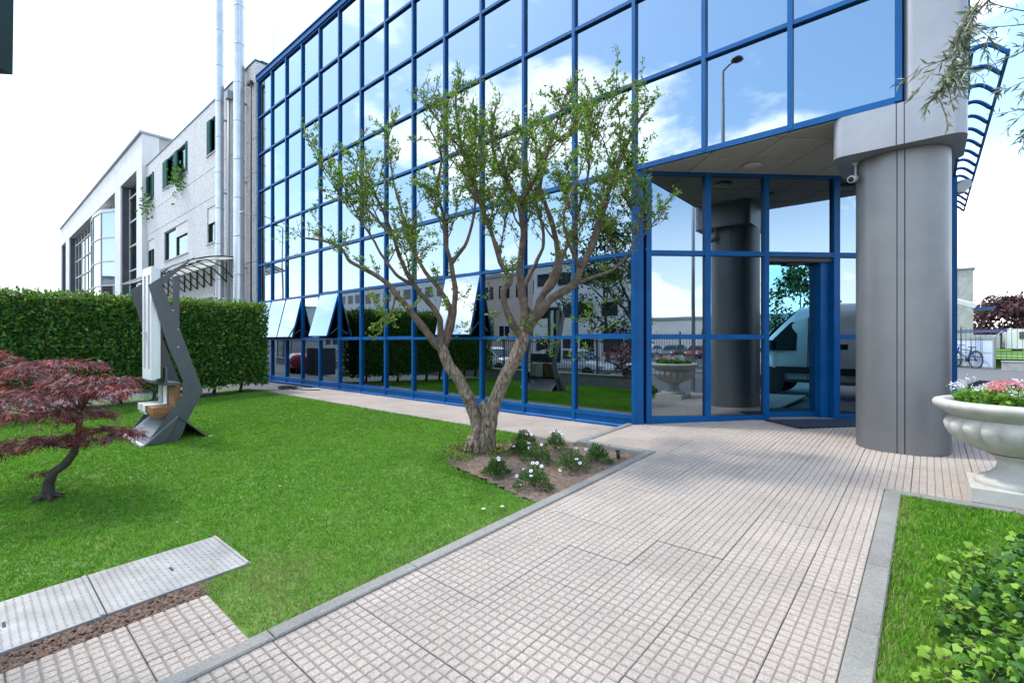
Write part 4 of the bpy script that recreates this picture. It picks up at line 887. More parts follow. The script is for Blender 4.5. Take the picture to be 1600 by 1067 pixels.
bl(.040, .008, (848, 462, 0), (868, 440, -.2), (878, 405, -.4), (893, 368, -.5), (905, 325, -.6), (918, 275, -.7), (925, 225, -.7), (945, 170, -.7))
bl(.036, .008, (815, 455, -.05), (835, 415, .3), (850, 380, .5), (842, 335, .6), (830, 290, .7), (822, 240, .8), (835, 190, .8))
bl(.030, .007, (895, 446, -.25), (930, 432, -.2), (960, 420, -.1), (985, 392, -.05), (1000, 350, 0), (1005, 300, 0))
bl(.030, .007, (705, 412, -.05), (725, 385, -.2), (738, 350, -.3), (742, 310, -.4), (735, 260, -.5), (745, 215, -.5))
bl(.028, .007, (647, 445, -.15), (622, 432, -.4), (600, 405, -.5), (580, 370, -.5), (560, 340, -.55), (548, 310, -.55))
bl(.026, .007, (613, 368, -.25), (590, 345, 0), (570, 320, .1), (555, 285, .1), (560, 250, .1))
bl(.026, .006, (812, 322, .1), (830, 290, -.2), (845, 262, -.4), (862, 230, -.5), (900, 195, -.6))
bl(.024, .006, (908, 420, -.3), (890, 385, -.6), (880, 340, -.8), (895, 300, -.9), (915, 250, -.9))
bl(.022, .006, (618, 460, .2), (610, 490, .0), (602, 500, -.1))
bm_.build('limbs', 'twig', tree, True); bm_.mats = []
# twigs and leaves along limbs
tw = MB(); LP = []; LD = []; tips = []
r_ = random.Random(11)
def twig(p, d, ln, depth=0):
    pts = [p]; q = p.copy(); dd = d.normalized()
    n = 5
    for i in range(n):
        dd = (dd+Vector((r_.gauss(0, .22), r_.gauss(0, .22), r_.gauss(.06, .2)))).normalized(); q = q+dd*(ln/n); pts.append(q.copy())
    tw.tube(pts, [max(.0022, (.006 if depth == 0 else .004)*(1-i/(n+1))) for i in range(n+1)], 4, cap=False)
    dens = int(ln/.0155)
    gate = mnoise.noise(p*1.1+Vector((3, 1, 4)))
    if gate < -.28: dens = int(dens*.35)
    for k in range(dens):
        t = .2+.8*r_.random(); i = min(n-1, int(t*n)); f = t*n-i; pp = pts[i].lerp(pts[i+1], f)
        ld = (dd*.5+Vector((r_.gauss(0, .7), r_.gauss(0, .7), r_.gauss(.2, .6)))); LP.append(pp+Vector((r_.gauss(0, .012), r_.gauss(0, .012), r_.gauss(0, .012)))); LD.append(tuple(ld)); tips.append(t > .82 and ln > .3)
    if depth == 0 and ln > .28:
        for k in range(r_.randint(1, 3)):
            i = r_.randint(1, n-1); twig(pts[i], (dd+Vector((r_.gauss(0, .8), r_.gauss(0, .8), r_.gauss(.1, .6)))), ln*r_.uniform(.35, .6), 1)
for li, (sp, rr) in enumerate(LIMBS):
    k = len(sp)
    for i in range(k):
        t = i/(k-1)
        if t < (.28 if k > 20 else .2): continue
        for _ in range(1 if t < .55 else 2):
            if r_.random() < (.20+.42*t)*(1.25 if sp[i].x*CA+sp[i].y*SA > -.9 else .8):
                d = (sp[min(i+1, k-1)]-sp[max(i-1, 0)]).normalized(); side = Vector((r_.gauss(0, 1), r_.gauss(0, 1), r_.gauss(0, .6))); twig(sp[i], d*.55+side*.6+Vector((0, 0, .35)), r_.uniform(.18, .5))
    twig(sp[-1], (sp[-1]-sp[-3]).normalized()+Vector((0, 0, .2)), .22)
# leafy shoots: hanging tufts and a few on the old stems
for px, py, d in ((452, 378, .5), (462, 362, .5), (445, 395, .5), (730, 505, -.2), (742, 480, -.3), (775, 500, -.3), (800, 520, -.25), (850, 545, -.3), (905, 500, -.4), (925, 520, -.4), (935, 480, -.3), (840, 500, -.3), (600, 470, .2), (690, 470, -.2), (765, 455, -.2), (920, 545, -.45)):
    for _ in range(4): twig(tl(px+r_.gauss(0, 6), py+r_.gauss(0, 6), d+r_.gauss(0, .05)), Vector((r_.gauss(0, 1), r_.gauss(0, 1), r_.gauss(-.2, .6))), r_.uniform(.15, .28), 1)
tw.build('twigs', 'twig', tree)
P = np.array([tuple(p) for p in LP]); D = np.array(LD); tp = np.array(tips)
print('tree leaves', len(P))
leaves('crown', P[~tp], D[~tp], rng.uniform(.038, .072, (~tp).sum()), 'leaf', ['leaf_a', 'leaf_b', 'leaf_c'], [.48, .41, .11], tree, flat=.9, aspect=.42)
leaves('young_tips', P[tp], D[tp]+np.array([0, 0, .8]), rng.uniform(.026, .05, tp.sum()), 'leaf', ['leaf_b', 'leaf_c'], [.45, .55], tree, flat=.9, aspect=.36)
# small growth round the foot of the tree
for nm, lab, mats_, c, n, sp_, sz in (('root_shoots', 'rusty brown dead shoots at the foot of the ornamental tree', ['bark_chip', 'hedge_c'], (-4.88, 4.62), 420, .17, .045), ('ground_plant', 'yellow green spreading plant to the right of the tree foot', ['leaf_a', 'leaf_c'], (-4.50, 4.85), 330, .15, .05), ('ground_plant', 'bright green low weed in front of the tree foot', ['leaf_b', 'leaf_a'], (-4.72, 4.30), 260, .13, .045)):
    o = empty(nm, (c[0], c[1], gz(c[1])-.012), lab, 'plant'); p = rng.normal(size=(n, 3))*np.array([sp_, sp_, .055]); p[:, 2] = np.abs(p[:, 2])+.012
    leaves('foliage', p, rng.normal(size=(n, 3))+np.array([0, 0, .5]), rng.uniform(.6, 1.2, n)*sz, 'leaf', mats_, [.7, .3], o)
    MB().tube([(0, 0, -.01), (.01, 0, .05)], .008, 5).build('stem', 'twig', o)
# ================================================================== DAISY CLUMPS
def daisy(px, py, rad, hgt, fl, label):
    x, y = px, py; o = empty('daisy_plant', (x, y, gz(y)-.012), label, 'flower plant', 'daisy clumps in the planting bed')
    n = int(rng.uniform(560, 760)); a = rng.uniform(0, 6.28, n); r = np.sqrt(rng.random(n))*rad*(1+.28*np.sin(a*3+rng.uniform(0, 6))+.15*rng.normal(size=n)); z = hgt*np.clip(1-(r/rad)**2*.7, .12, 1)*rng.uniform(.2, 1.18, n)
    p = np.stack([np.cos(a)*r, np.sin(a)*r, z], 1); d = np.stack([np.cos(a)*r/rad, np.sin(a)*r/rad, np.full(n, .8)], 1)+rng.normal(size=(n, 3))*.35
    leaves('foliage', p, d, rng.uniform(.03, .06, n), 'leaf', ['daisy_leaf', 'leaf_a'], [.82, .18], o, aspect=.32)
    s = MB()
    for k in range(10): aa = k*.63; s.tube([(0, 0, -.01), (math.cos(aa)*rad*.4, math.sin(aa)*rad*.4, hgt*.6)], .004, 4)
    s.build('stems', 'twig', o)
    for k, (fx, fy, fz) in enumerate(fl):
        f = empty('flower', (fx, fy, fz)); f.parent = o
        nrm = Vector((.35, -.75, .8)).normalized() if k % 3 else Vector((.1, -.3, 1)).normalized(); f.rotation_euler = nrm.to_track_quat('Z', 'Y').to_euler()
        pm = MB()
        for q_ in range(12):
            t = q_*2*math.pi/12; c_, s_ = math.cos(t), math.sin(t); wv = .0048; R_ = .023
            pm.add([(c_*.006-s_*.002, s_*.006+c_*.002, 0), (c_*.006+s_*.002, s_*.006-c_*.002, 0), (c_*R_*.7+s_*wv, s_*R_*.7-c_*wv, .003), (c_*R_, s_*R_, .001), (c_*R_*.7-s_*wv, s_*R_*.7+c_*wv, .003)], [(0, 1, 2, 3, 4)])
        pm.build('petals', 'petal_white', f); MB().lathe([(.0005, .006), (.006, .004), (.0065, 0), (.003, -.003)], 8).build('eye', 'purple', f)
        MB().tube([(0, 0, 0), (0, .01, -.04)], .0015, 3).build('stalk', 'daisy_leaf', f)
    return o
DS = [(-4.54, 5.48, .15, .17, [(.06, .03, .19), (.11, .02, .17), (.14, .0, .15), (.09, -.05, .16)], 'dark green daisy clump by the walkway, farthest from the path'),
      (-3.98, 5.50, .14, .22, [(-.04, .02, .245), (.02, .03, .25), (.06, .01, .25), (-.09, .0, .23), (.11, .0, .23)], 'tall daisy clump by the walkway with a row of white flowers on top'),
      (-4.22, 5.02, .13, .14, [(-.02, -.12, .12)], 'low daisy clump in the middle of the bed behind another'),
      (-3.78, 4.83, .17, .20, [(-.16, .02, .22), (.08, -.02, .24), (-.12, -.02, .17)], 'daisy clump in the middle of the bed with two flowers above it'),
      (-3.84, 4.12, .13, .16, [(.06, -.02, .19), (.03, .0, .205)], 'daisy clump nearest the tree foot with a single open flower'),
      (-3.22, 4.05, .17, .20, [(-.12, -.02, .18), (-.19, -.06, .10), (.04, -.10, .205), (.06, -.12, .16), (-.04, .03, .25), (.02, .03, .26), (-.08, -.14, .04), (.09, .02, .24)], 'daisy clump nearest the lawn tip with many white flowers'),
      (-3.24, 4.80, .18, .22, [(.13, -.08, .17), (.17, -.07, .13), (-.02, -.2, .04), (.03, .05, .26)], 'bushy daisy clump beside the path kerb with paired flowers at its right'),
      (-3.18, 5.30, .13, .19, [(-.12, .04, .25), (-.15, -.03, .14)], 'daisy clump beside the small bed light')]
for a in DS: daisy(*a)
sp = empty('garden_light', (-3.07, 5.66, gz(5.6)-.05), 'small black bed light in the soil by the kerb corner', 'lamp', rz=.3); MB().tube([(0, 0, 0), (-.012, 0, .12)], [.022, .026], 12).build('housing', 'black', sp, True); MB().lathe([(.005, .128), (.03, .125), (.03, .115), (.02, .11)], 12, (-.012, 0, 0)).build('cap', 'black', sp)
# fallen petals on lawn
for k, (x, y) in enumerate(((-3.15, 3.2), (-3.05, 3.35))):
    o = MB().add([(-.02, -.01, .028), (.015, -.02, .03), (.022, .012, .033), (-.01, .02, .03)], [(0, 1, 2, 3)]).build('fallen_flower', 'petal_white', loc=(x, y, gz(y))); tag(o, ('larger white fallen flower head lying on the lawn near the kerb', 'tiny white fallen petal on the lawn edge near the bed')[k], 'flower')
# ================================================================== URN WITH FLOWERS
UC = Vector((.645, 6.49, gz(6.49)+.012)); urn = empty('stone_urn', UC, 'large white stone urn planter on a square plinth right of the path', 'planter')
MB().bevbox(-.34, .34, -.34, .34, -.02, .115, .008).build('plinth', 'stone', urn)
MB().lathe([(.30, .115), (.31, .14), (.30, .165), (.25, .185), (.20, .21), (.155, .26), (.14, .32), (.155, .36), (.20, .385), (.205, .40), (.17, .41)], 48).build('foot', 'stone', urn, True, 50)
prof = [(.18, .405), (.28, .43), (.39, .48), (.475, .55), (.515, .62), (.525, .66), (.51, .70), (.48, .725), (.47, .74)]
amp = [0, .012, .03, .036, .036, .034, .025, .008, 0]
MB().lathe(prof, 192, mod=lambda i, a: 1-amp[i]*2.6*(1-abs(math.sin(a*10)))**1.8+amp[i]*.25).build('bowl', 'stone', urn, True, 60)
MB().lathe([(.44, .73), (.49, .75), (.54, .79), (.59, .82), (.610, .85), (.610, .875), (.595, .895), (.56, .905), (.52, .90), (.50, .87), (.48, .82)], 72).build('rim', 'stone', urn, True, 50)
MB().lathe([(.49, .83), (.3, .85), (.01, .86)], 24).build('soil', 'soil', urn, True)
uf = empty('urn_flowers', UC+Vector((0, 0, .86)), 'pink and white flowering pelargoniums growing in the stone urn', 'flower plant')
n = 1300; a = rng.uniform(0, 6.28, n); r = np.sqrt(rng.random(n))*.44; z = rng.uniform(0, 1, n)*.17*(1-(r/.5)**2*.5)+.0
leaves('foliage', np.stack([np.cos(a)*r, np.sin(a)*r, z], 1), rng.normal(size=(n, 3))+np.array([0, 0, .6]), rng.uniform(.028, .055, n), 'ivy', ['ivy_a', 'leaf_a', 'ivy_b'], [.4, .3, .3], uf, aspect=.8)
for mt, nme, cl_ in (('petal_white', 'white_blossom', 13), ('petal_lilac', 'lilac_blossom', 13), ('petal_pink', 'pink_blossom', 20)):
    for k in range(cl_):
        ang = rng.uniform(0, 6.28); rr_ = math.sqrt(rng.random())*.44; c_ = np.array([math.cos(ang)*rr_, math.sin(ang)*rr_, .13+rng.uniform(0, .11)]); m_ = 34
        if mt == 'petal_pink': c_ = np.array([.0+rng.uniform(-.22, .34), rng.uniform(-.40, .15), .17+rng.uniform(0, .06)])
        leaves(nme, c_+rng.normal(size=(m_, 3))*np.array([.028, .028, .018]), rng.normal(size=(m_, 3)), rng.uniform(.014, .026, m_), 'leaf', [mt], [1], uf, aspect=.9)
# ================================================================== IVY MOUND
iv = empty('ivy_bush', (.95, 3.3, gz(3.3)), 'bright green ivy mound in the bottom right corner', 'shrub')
def ivh(x, y):
    u = ((x-1.52)/1.45)**2+((y-3.2)/2.35)**2; u += .12*mnoise.noise(Vector((x*2.4, y*2.4, 0))); return .62*max(0, 1-u)**.55
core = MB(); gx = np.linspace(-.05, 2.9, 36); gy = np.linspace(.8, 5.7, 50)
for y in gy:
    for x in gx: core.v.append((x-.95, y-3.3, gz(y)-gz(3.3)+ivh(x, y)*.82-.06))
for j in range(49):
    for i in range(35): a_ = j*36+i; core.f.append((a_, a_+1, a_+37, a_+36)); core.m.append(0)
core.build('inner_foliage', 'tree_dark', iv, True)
P = []; D = []
while len(P) < 21000:
    x, y = rng.uniform(-.1, 2.4), rng.uniform(1.6, 5.7); h = ivh(x, y)
    if h < .03: continue
    e = .04; nx_, ny_ = ivh(x-e, y)-ivh(x+e, y), ivh(x, y-e)-ivh(x, y+e); nv = np.array([nx_/(2*e), ny_/(2*e), 1.0]); nv /= np.linalg.norm(nv)
    P.append((x-.95+rng.normal()*.02, y-3.3+rng.normal()*.02, gz(y)-gz(3.3)+h-abs(rng.normal())*.05+.015)); D.append(tuple(nv*.45+rng.normal(size=3)*.5+np.array([-.3, -.25, -.1])))
P = np.array(P); D = np.array(D)
leaves('foliage', P, D, rng.uniform(.018, .048, len(P)), 'ivy', ['ivy_a', 'ivy_b', 'ivy_c'], [.48, .20, .32], iv, flat=.75, aspect=.85)
sh = MB(); PP = []; DD = []
for k in range(46):
    y = rng.uniform(2.6, 5.4); x = 1.52-1.45*math.sqrt(max(0, 1-((y-3.2)/2.35)**2))+rng.uniform(-.02, .2); b = Vector((x-.95, y-3.3, gz(y)-gz(3.3)+ivh(x, y)*.8+.02)); d = Vector((-rng.uniform(.3, 1), rng.uniform(-.5, .5), rng.uniform(.2, .8))).normalized(); pts = [b+d*(.16*t)+Vector((0, 0, -.05*t*t)) for t in (0, .5, 1)]; MB().tube(pts, .003, 4).build('runner', 'twig', iv)
    for t in np.linspace(.1, 1, 7): PP.append(tuple(b+d*(.16*t)+Vector((rng.normal()*.012, rng.normal()*.012, -.05*t*t)))); DD.append(tuple(d+Vector(rng.normal(size=3)*.7)))
leaves('young_leaves', np.array(PP), np.array(DD), rng.uniform(.024, .05, len(PP)), 'ivy', ['ivy_b', 'ivy_a'], [.7, .3], iv, aspect=.85)
# ================================================================== OLIVE TREE (trunk outside the picture, twigs hang in)
OB = Vector((1.95, 3.75, gz(3.75))); ol = empty('olive_tree', OB, 'grey green olive twigs hanging in at the top right corner', 'tree')
ot = MB(); oo = lambda px, py, d: at(px, py, d)-OB
limb(ot, [Vector((0, 0, -.1)), Vector((.05, .0, .7)), Vector((-.02, .03, 1.4)), Vector((.05, .05, 2.1)), Vector((0, .1, 2.9))], .11, .05, 12, .4); ot.build('trunk', 'trunk', ol, True)
tw = MB(); P = []; D = []
def spray(pl, r0, sub, dens=1.0):
    sp_ = smooth_pts(pl, 5); k = len(sp_); tw.tube(sp_, [max(.0016, r0*(1-.85*i/k)) for i in range(k)], 5, cap=False)
    for i in range(2, k):
        d = (sp_[i]-sp_[i-1]).normalized()
        for _ in range(2 if r_.random() < dens else 1):
            P.append(tuple(sp_[i].lerp(sp_[i-1], r_.random()))); D.append(tuple(d*.8+Vector((r_.gauss(0, .6), r_.gauss(0, .6), r_.gauss(0, .6)))))
        if sub and r_.random() < .55*dens:
            e = d*.6+Vector((r_.gauss(0, .5), r_.gauss(0, .5), r_.gauss(-.15, .4))); l_ = r_.uniform(.07, .17); spray([sp_[i], sp_[i]+e*l_*.5, sp_[i]+e*l_+Vector((0, 0, -.04))], r0*.45, False)
hub = Vector((-.1, .05, 2.2))
spray([hub, oo(1640, -60, 2.6), oo(1570, -20, 2.55), oo(1520, 30, 2.5), oo(1505, 70, 2.5), oo(1492, 105, 2.48), oo(1478, 132, 2.46), oo(1462, 148, 2.45)], .009, True, 1.0)
spray([hub, oo(1600, -70, 2.5), oo(1540, -10, 2.5), oo(1502, 45, 2.45), oo(1490, 90, 2.45), oo(1478, 128, 2.42)], .007, True, 1.0)
spray([oo(1505, 30, 2.48), oo(1498, 60, 2.45), oo(1488, 95, 2.45), oo(1480, 125, 2.45)], .006, True, 1.0)
for pl in ([(1700, 30), (1640, 60), (1590, 85), (1545, 105), (1510, 120)], [(1700, -10), (1640, 20), (1570, 12), (1530, -5)], [(1720, 60), (1650, 100), (1600, 128), (1560, 145)], [(1740, 110), (1680, 140), (1620, 165), (1580, 175), (1550, 180)], [(1700, 150), (1650, 170), (1605, 200), (1592, 215)], [(1680, 40), (1620, 38), (1570, 42), (1520, 45)], [(1700, 80), (1640, 60), (1600, 55)]):
    spray([hub]+[oo(x, y, 2.35+.1*i) for i, (x, y) in enumerate(pl)], .006, True, .45)
for k in range(22):
    a = rng.uniform(0, 6.28); e = Vector((math.cos(a), math.sin(a), rng.uniform(-.1, 1.2))).normalized(); 
    if (at(1500, 100, 2.4)-OB-hub).normalized().dot(e) > -.05: continue
    l_ = rng.uniform(.7, 1.3); spray([Vector((0, .05, 2.0+rng.uniform(0, .8))), Vector((0, .05, 2.4))+e*l_*.5, Vector((0, .05, 2.5))+e*l_+Vector((0, 0, -.1))], .012, True, 1.0)
tw.build('branches', 'twig', ol, True)
P = np.array(P); D = np.array(D); print('olive', len(P))
leaves('crown', P, D, rng.uniform(.04, .072, len(P)), 'leaf', ['olive_a', 'olive_b'], [.62, .38], ol, flat=1.2, aspect=.17)
# floor mat, dark roof corner at top left
fm = MB(); a_, b_, c_, d_ = dpt(da-.15, .12), dpt(db+.9, .12), dpt(db+.9, .85), dpt(da-.02, .85)
fm.prism([(p[0], p[1]) for p in (d_, c_, b_, a_)], .0, .014, 'z'); o = fm.build('door_mat', 'mat_blue'); o.location = (0, 0, gz(8.9)+.004); o.rotation_euler = (0, 0, 0)
o.location.z = gz(9.0)+.010; tag(o, 'dark blue door mat before the sliding entrance door', 'mat')
rc = empty('gate_canopy', (-4.6, .1, gz(0)), 'dark green metal canopy corner cutting into the top left of the picture', 'canopy')
e = Vector((-4.6, .1, gz(0)))
A = at(23, 0, 3.05)-e; B = at(20, 118, 3.05)-e
xx = A.x; 
zb = B.z
MB().prism([(-.55, zb+.02), (-.30, zb+.0), (-.032, zb-.0), (-.0, zb+.75), (-.55, zb+.78)], -.35, .35, 'y')
dirr = Vector((-CA, -SA, 0)); nrm_ = Vector((-SA, CA, 0))
v = []
for dn in (0, -.22):
    for s_, z in ((0.0, zb), (.0-.012, zb+.9), (1.3, zb+.9), (1.3, zb+.08)): v.append(Vector((B.x, B.y, 0))+dirr*s_+nrm_*dn+Vector((0, 0, z)))
MB().add(v, [(0, 1, 2, 3), (7, 6, 5, 4), (0, 4, 5, 1), (1, 5, 6, 2), (2, 6, 7, 3), (3, 7, 4, 0)]).build('fascia', 'darkgreen', rc)
for t in (.16, .5): MB().lathe([(.001, 0), (.006, 0), (.006, .003), (.001, .004)], 8).build('rivet', 'greypipe', rc, loc=Vector((B.x, B.y, zb+t*.62))+dirr*.075-nrm_*.003, rot=(R(90), 0, YAW))
pst = Vector((B.x, B.y, 0))+dirr*1.2+nrm_*.1; MB().bar((pst.x, pst.y, -.1), (pst.x, pst.y, zb+.1), .10).build('post', 'darkgreen', rc)
# ================================================================== STREET SIDE (behind the camera: seen in the glass) AND DISTANCE
def fence(name, p, q, h, z0, label, wall=0.0, sp=.13):
    p = Vector((*p, 0)); q = Vector((*q, 0)); Ln = (q-p).length; d = (q-p)/Ln; o = empty(name, (p.x, p.y, z0), label, 'fence', 'railing fences round the grounds')
    o.rotation_euler = (0, 0, math.atan2(d.y, d.x))
    zb = wall
    n = int(Ln/sp); vs = []; fs = []; m = MB()
    for k in range(n): x = (k+.5)*sp; m.box(x-.009, x+.009, -.009, .009, zb+.05, zb+h)
    b = m.build('bars', 'fence', o); b['kind'] = 'stuff'
    for z in (zb+.12, zb+h-.15): MB().box(0, Ln, -.02, .02, z, z+.045).build('rail', 'fence', o)
    for k in range(int(Ln/2.5)+1): MB().box(k*2.5-.03, k*2.5+.03, -.03, .03, zb, zb+h+.06).build('post', 'fence', o)
    return o
def lowwall(p, q, h, z0, label):
    p = Vector((*p, 0)); q = Vector((*q, 0)); Ln = (q-p).length; d = (q-p)/Ln; o = empty('low_wall', (p.x, p.y, z0), label, 'wall', 'low concrete walls under the fences', math.atan2(d.y, d.x))
    MB().box(0, Ln, -.12, .12, -.3, h-.06).build('wall_body', 'concrete', o); MB().bevbox(-.02, Ln+.02, -.15, .15, h-.06, h, .01).build('coping', 'concrete', o)
lowwall((-40, -1.3), (7.4, -1.3), .50, -.28, 'long low concrete wall by the street, mirrored low in the office glass'); fence('railing_fence', (-40, -1.3), (7.4, -1.3), 1.45, -.28, 'dark railing fence by the street, mirrored in the office glass', .50)
lowwall((9.9, 0.5), (9.9, 14), .42, -.2, 'low wall by the driveway, mirrored behind the urn in the entrance glass'); fence('railing_fence', (9.9, .5), (9.9, 14), 1.7, -.2, 'railing fence by the driveway, mirrored in the entrance glass', .42)
lowwall((2.9, 35.2), (14, 33.2), .50, 0.03, 'low stone wall under the distant fence at right edge'); fence('railing_fence', (-1, 37.6), (14, 34.2), 1.75, 0.03, 'distant dark railing fence behind the bicycle at the right edge', .50, .2)
# grass verge beyond the far fence
vg = MB().add([(-2, 38.5, .55), (30, 33.5, .55), (40, 60, .8), (0, 66, .8)], [(0, 1, 2, 3)]).build('verge', 'grass_b'); tag(vg, kind='structure')
# ---------------------------------------------------------------- cars
def wheel(parent, x, y, r, wd):
    w_ = empty('wheel', (x, y, r)); w_.parent = parent
    s = 1 if y > 0 else -1
    MB().lathe([(r*.62, -wd/2), (r*.96, -wd/2), (r, -wd*.3), (r, wd*.3), (r*.96, wd/2), (r*.62, wd/2)], 24).build('tyre', 'rubber', w_, True, 40, rot=(R(90), 0, 0))
    MB().lathe([(r*.12, wd*.38), (r*.5, wd*.34), (r*.62, wd*.46), (r*.63, -wd*.4), (r*.1, -wd*.4)], 16).build('rim', 'rim', w_, True, 40, rot=(R(-90*s), 0, 0))
def car(loc, rz, paint, label, L_=4.2, Wd=1.72, H_=1.48, van=False, group='cars parked along the street'):
    o = empty('van' if van else 'parked_car', loc, label, 'van' if van else 'car', group, rz)
    # lower body and cabin as lofted sections along x, sections: (x, z_bottom, z_top, half width)
    hw = Wd/2
    if van:
        secs = [(-L_/2, .45, 2.25, hw*.97), (-L_/2+.1, .35, 2.42, hw), (L_/2-2.1, .32, 2.45, hw), (L_/2-1.55, .32, 2.38, hw*.98), (L_/2-.95, .32, 1.75, hw*.95), (L_/2-.45, .34, 1.18, hw*.9), (L_/2-.12, .36, .98, hw*.84), (L_/2, .42, .75, hw*.74)]
    else:
        secs = [(-L_/2, .38, .86, hw*.82), (-L_/2+.12, .28, .98, hw*.95), (-L_/2+.6, .24, 1.0, hw), (0, .22, .97, hw), (L_/2-1.1, .22, .95, hw), (L_/2-.45, .24, .83, hw*.96), (L_/2-.08, .30, .70, hw*.86), (L_/2, .36, .6, hw*.72)]
    m = MB(); n = 12
    for x, zb, zt, w_ in secs:
        zc, hz2 = (zb+zt)/2, (zt-zb)/2
        for k in range(n):
            a = 2*math.pi*(k+.5)/n; c_, s_ = math.cos(a), math.sin(a); e_ = .35
            yy = w_*abs(c_)**e_*(1 if c_ > 0 else -1); zz = hz2*abs(s_)**e_*(1 if s_ > 0 else -1)
            if zz > 0: yy *= 1-(.10 if van else .04)*(zz/hz2)
            m.v.append((x, yy, zc+zz))
    ns = len(secs)
    for i in range(ns-1):
        for k in range(n): m.f.append((i*n+k, i*n+(k+1) % n, (i+1)*n+(k+1) % n, (i+1)*n+k)); m.m.append(0)
    m.f.append(tuple(range(n))[::-1]); m.m.append(0); m.f.append(tuple(range((ns-1)*n, ns*n))); m.m.append(0)
    m.build('body', paint, o, True, 45)
    def side_poly(pl, nm, mt, off=.006, lean=.0, w_=hw):
        for s in (-1, 1):
            a = [(x, s*(w_+off-lean*(z-1.0)), z) for x, z in pl]; b = [(x, s*(w_+off-.02-lean*(z-1.0)), z) for x, z in pl]; k = len(pl)
            MB().add(a+b, [tuple(range(k)), tuple(range(k, 2*k))[::-1]]+[(i, (i+1) % k, k+(i+1) % k, k+i) for i in range(k)]).build(nm, mt, o)
    if van:
        f = L_/2
        side_poly([(f-1.55, 1.22), (f-.72, 1.22), (f-.90, 1.42), (f-1.42, 1.98), (f-1.6, 2.0)], 'side_window', 'carglass', .0, .09, hw*.985)
        side_poly([(f-2.45, 1.25), (f-1.95, 1.25), (f-1.9, 1.5), (f-2.0, 1.95), (f-2.5, 1.95)], 'side_window', 'carglass', .002, .09, hw*.99)
        side_poly([(f-2.2, .60), (f-.98, .60), (f-.95, .66), (f-1.1, .78), (f-2.2, .78)], 'side_trim', 'black', .02); side_poly([(-f+1.3, .6), (f-2.3, .6), (f-2.3, .78), (-f+1.3, .78)], 'side_trim', 'black', .02)
        side_poly([(f-2.3, 1.06), (f-2.08, 1.06), (f-2.08, 1.11), (f-2.3, 1.11)], 'door_handle', 'black', .02)
        side_poly([(f-1.84, .40), (f-1.825, .40), (f-1.825, 2.1), (f-1.84, 2.1)], 'door_gap', 'groove', .004, .08)
        MB().add([(f-.90, -.72, 1.72), (f-.90, .72, 1.72), (f-1.5, .66, 2.3), (f-1.5, -.66, 2.3), (f-.5, -.74, 1.25), (f-.5, .74, 1.25)], [(4, 5, 1, 0), (0, 1, 2, 3)]).build('windscreen', 'carglass', o)
        for s in (-1, 1):
            MB().bevbox(f-1.02, f-.90, min(s*hw*.95, s*(hw+.26)), max(s*hw*.95, s*(hw+.26)), 1.22, 1.50, .02).build('wing_mirror', 'black', o); MB().bevbox(f-.35, f-.02, min(s*.55, s*.85), max(s*.55, s*.85), .74, .98, .03).build('headlight', 'lamp_clear', o)
            for x in (f-.85, -f+1.0): wheel(o, x, s*(hw-.12), .34, .22); 
        for s in (-1, 1):
            for x in (f-.85, -f+1.0): MB().lathe([(.42, -.01), (.42, .012), (.36, .012)], 24).build('wheel_arch', 'black', o, loc=(x, s*(hw-.008), .36), rot=(R(90), 0, 0))
    else:
        cab = MB(); h0 = .94; cs = [(-L_/2+.18, h0, hw*.86, h0), (-L_/2+.55, H_-.08, hw*.74, h0), (-L_/2+1.1, H_, hw*.74, h0), (.15, H_-.02, hw*.74, h0), (.55, H_-.14, hw*.76, h0), (1.15, h0+.0, hw*.88, h0)]
        for x, zt, w_, zb in cs: cab.v += [(x, -hw*.93, zb-.05), (x, -w_, zt), (x, w_, zt), (x, hw*.93, zb-.05)]
        for i in range(len(cs)-1):
            for k in range(3): a = i*4; cab.f.append((a+k, a+k+1, a+4+k+1, a+4+k)); cab.m.append(0)
        cab.build('cabin', paint, o, True, 30)
        side_poly([(-L_/2+.62, .99), (1.0, .99), (.5, H_-.2), (.1, H_-.09), (-L_/2+1.05, H_-.08)], 'side_window', 'carglass', -.02, .33, hw*.945)
        MB().add([(.60, -hw*.72, H_-.14), (.60, hw*.72, H_-.14), (1.16, hw*.8, .98), (1.16, -hw*.8, .98)], [(0, 1, 2, 3)]).build('windscreen', 'carglass', o)
        MB().add([(-L_/2+.50, -hw*.70, H_-.12), (-L_/2+.50, hw*.70, H_-.12), (-L_/2+.19, hw*.78, 1.0), (-L_/2+.19, -hw*.78, 1.0)], [(3, 2, 1, 0)]).build('rear_window', 'carglass', o)
        for s in (-1, 1):
            MB().bevbox(-L_/2-.01, -L_/2+.16, min(s*.5, s*.78), max(s*.5, s*.78), .70, .92, .02).build('taillight', 'lamp_red', o); MB().bevbox(L_/2-.25, L_/2-.02, min(s*.42, s*.76), max(s*.42, s*.76), .56, .70, .02).build('headlight', 'lamp_clear', o)
            for x in (L_/2-.78, -L_/2+.72): wheel(o, x, s*(hw-.1), .31, .2)
        MB().bevbox(-L_/2-.05, -L_/2+.1, -hw*.8, hw*.8, .36, .52, .02).build('bumper', 'black', o); MB().box(-L_/2-.015, -L_/2+.0, -.26, .26, .62, .73).build('number_plate', 'offwhite', o)
    return o
car((3.9, 10.2, .06), R(-90), 'carwhite', 'white delivery van beside the office, mirrored in the entrance door', 5.3, 1.98, 2.45, True, None)
car((-13.6, -5.0, -.30), R(0), 'carwhite', 'white hatchback on the street, mirrored left of the bed in the glass', group='white cars on the street'); car((-8.6, -4.6, -.30), R(180), 'carwhite', 'white car with its nose towards the first, mirrored at the glass corner', group='white cars on the street')
car((-19.5, -5.2, -.30), R(0), 'carwhite', 'white car on the street far along the fence, mirrored beside the hedge', group='white cars on the street')
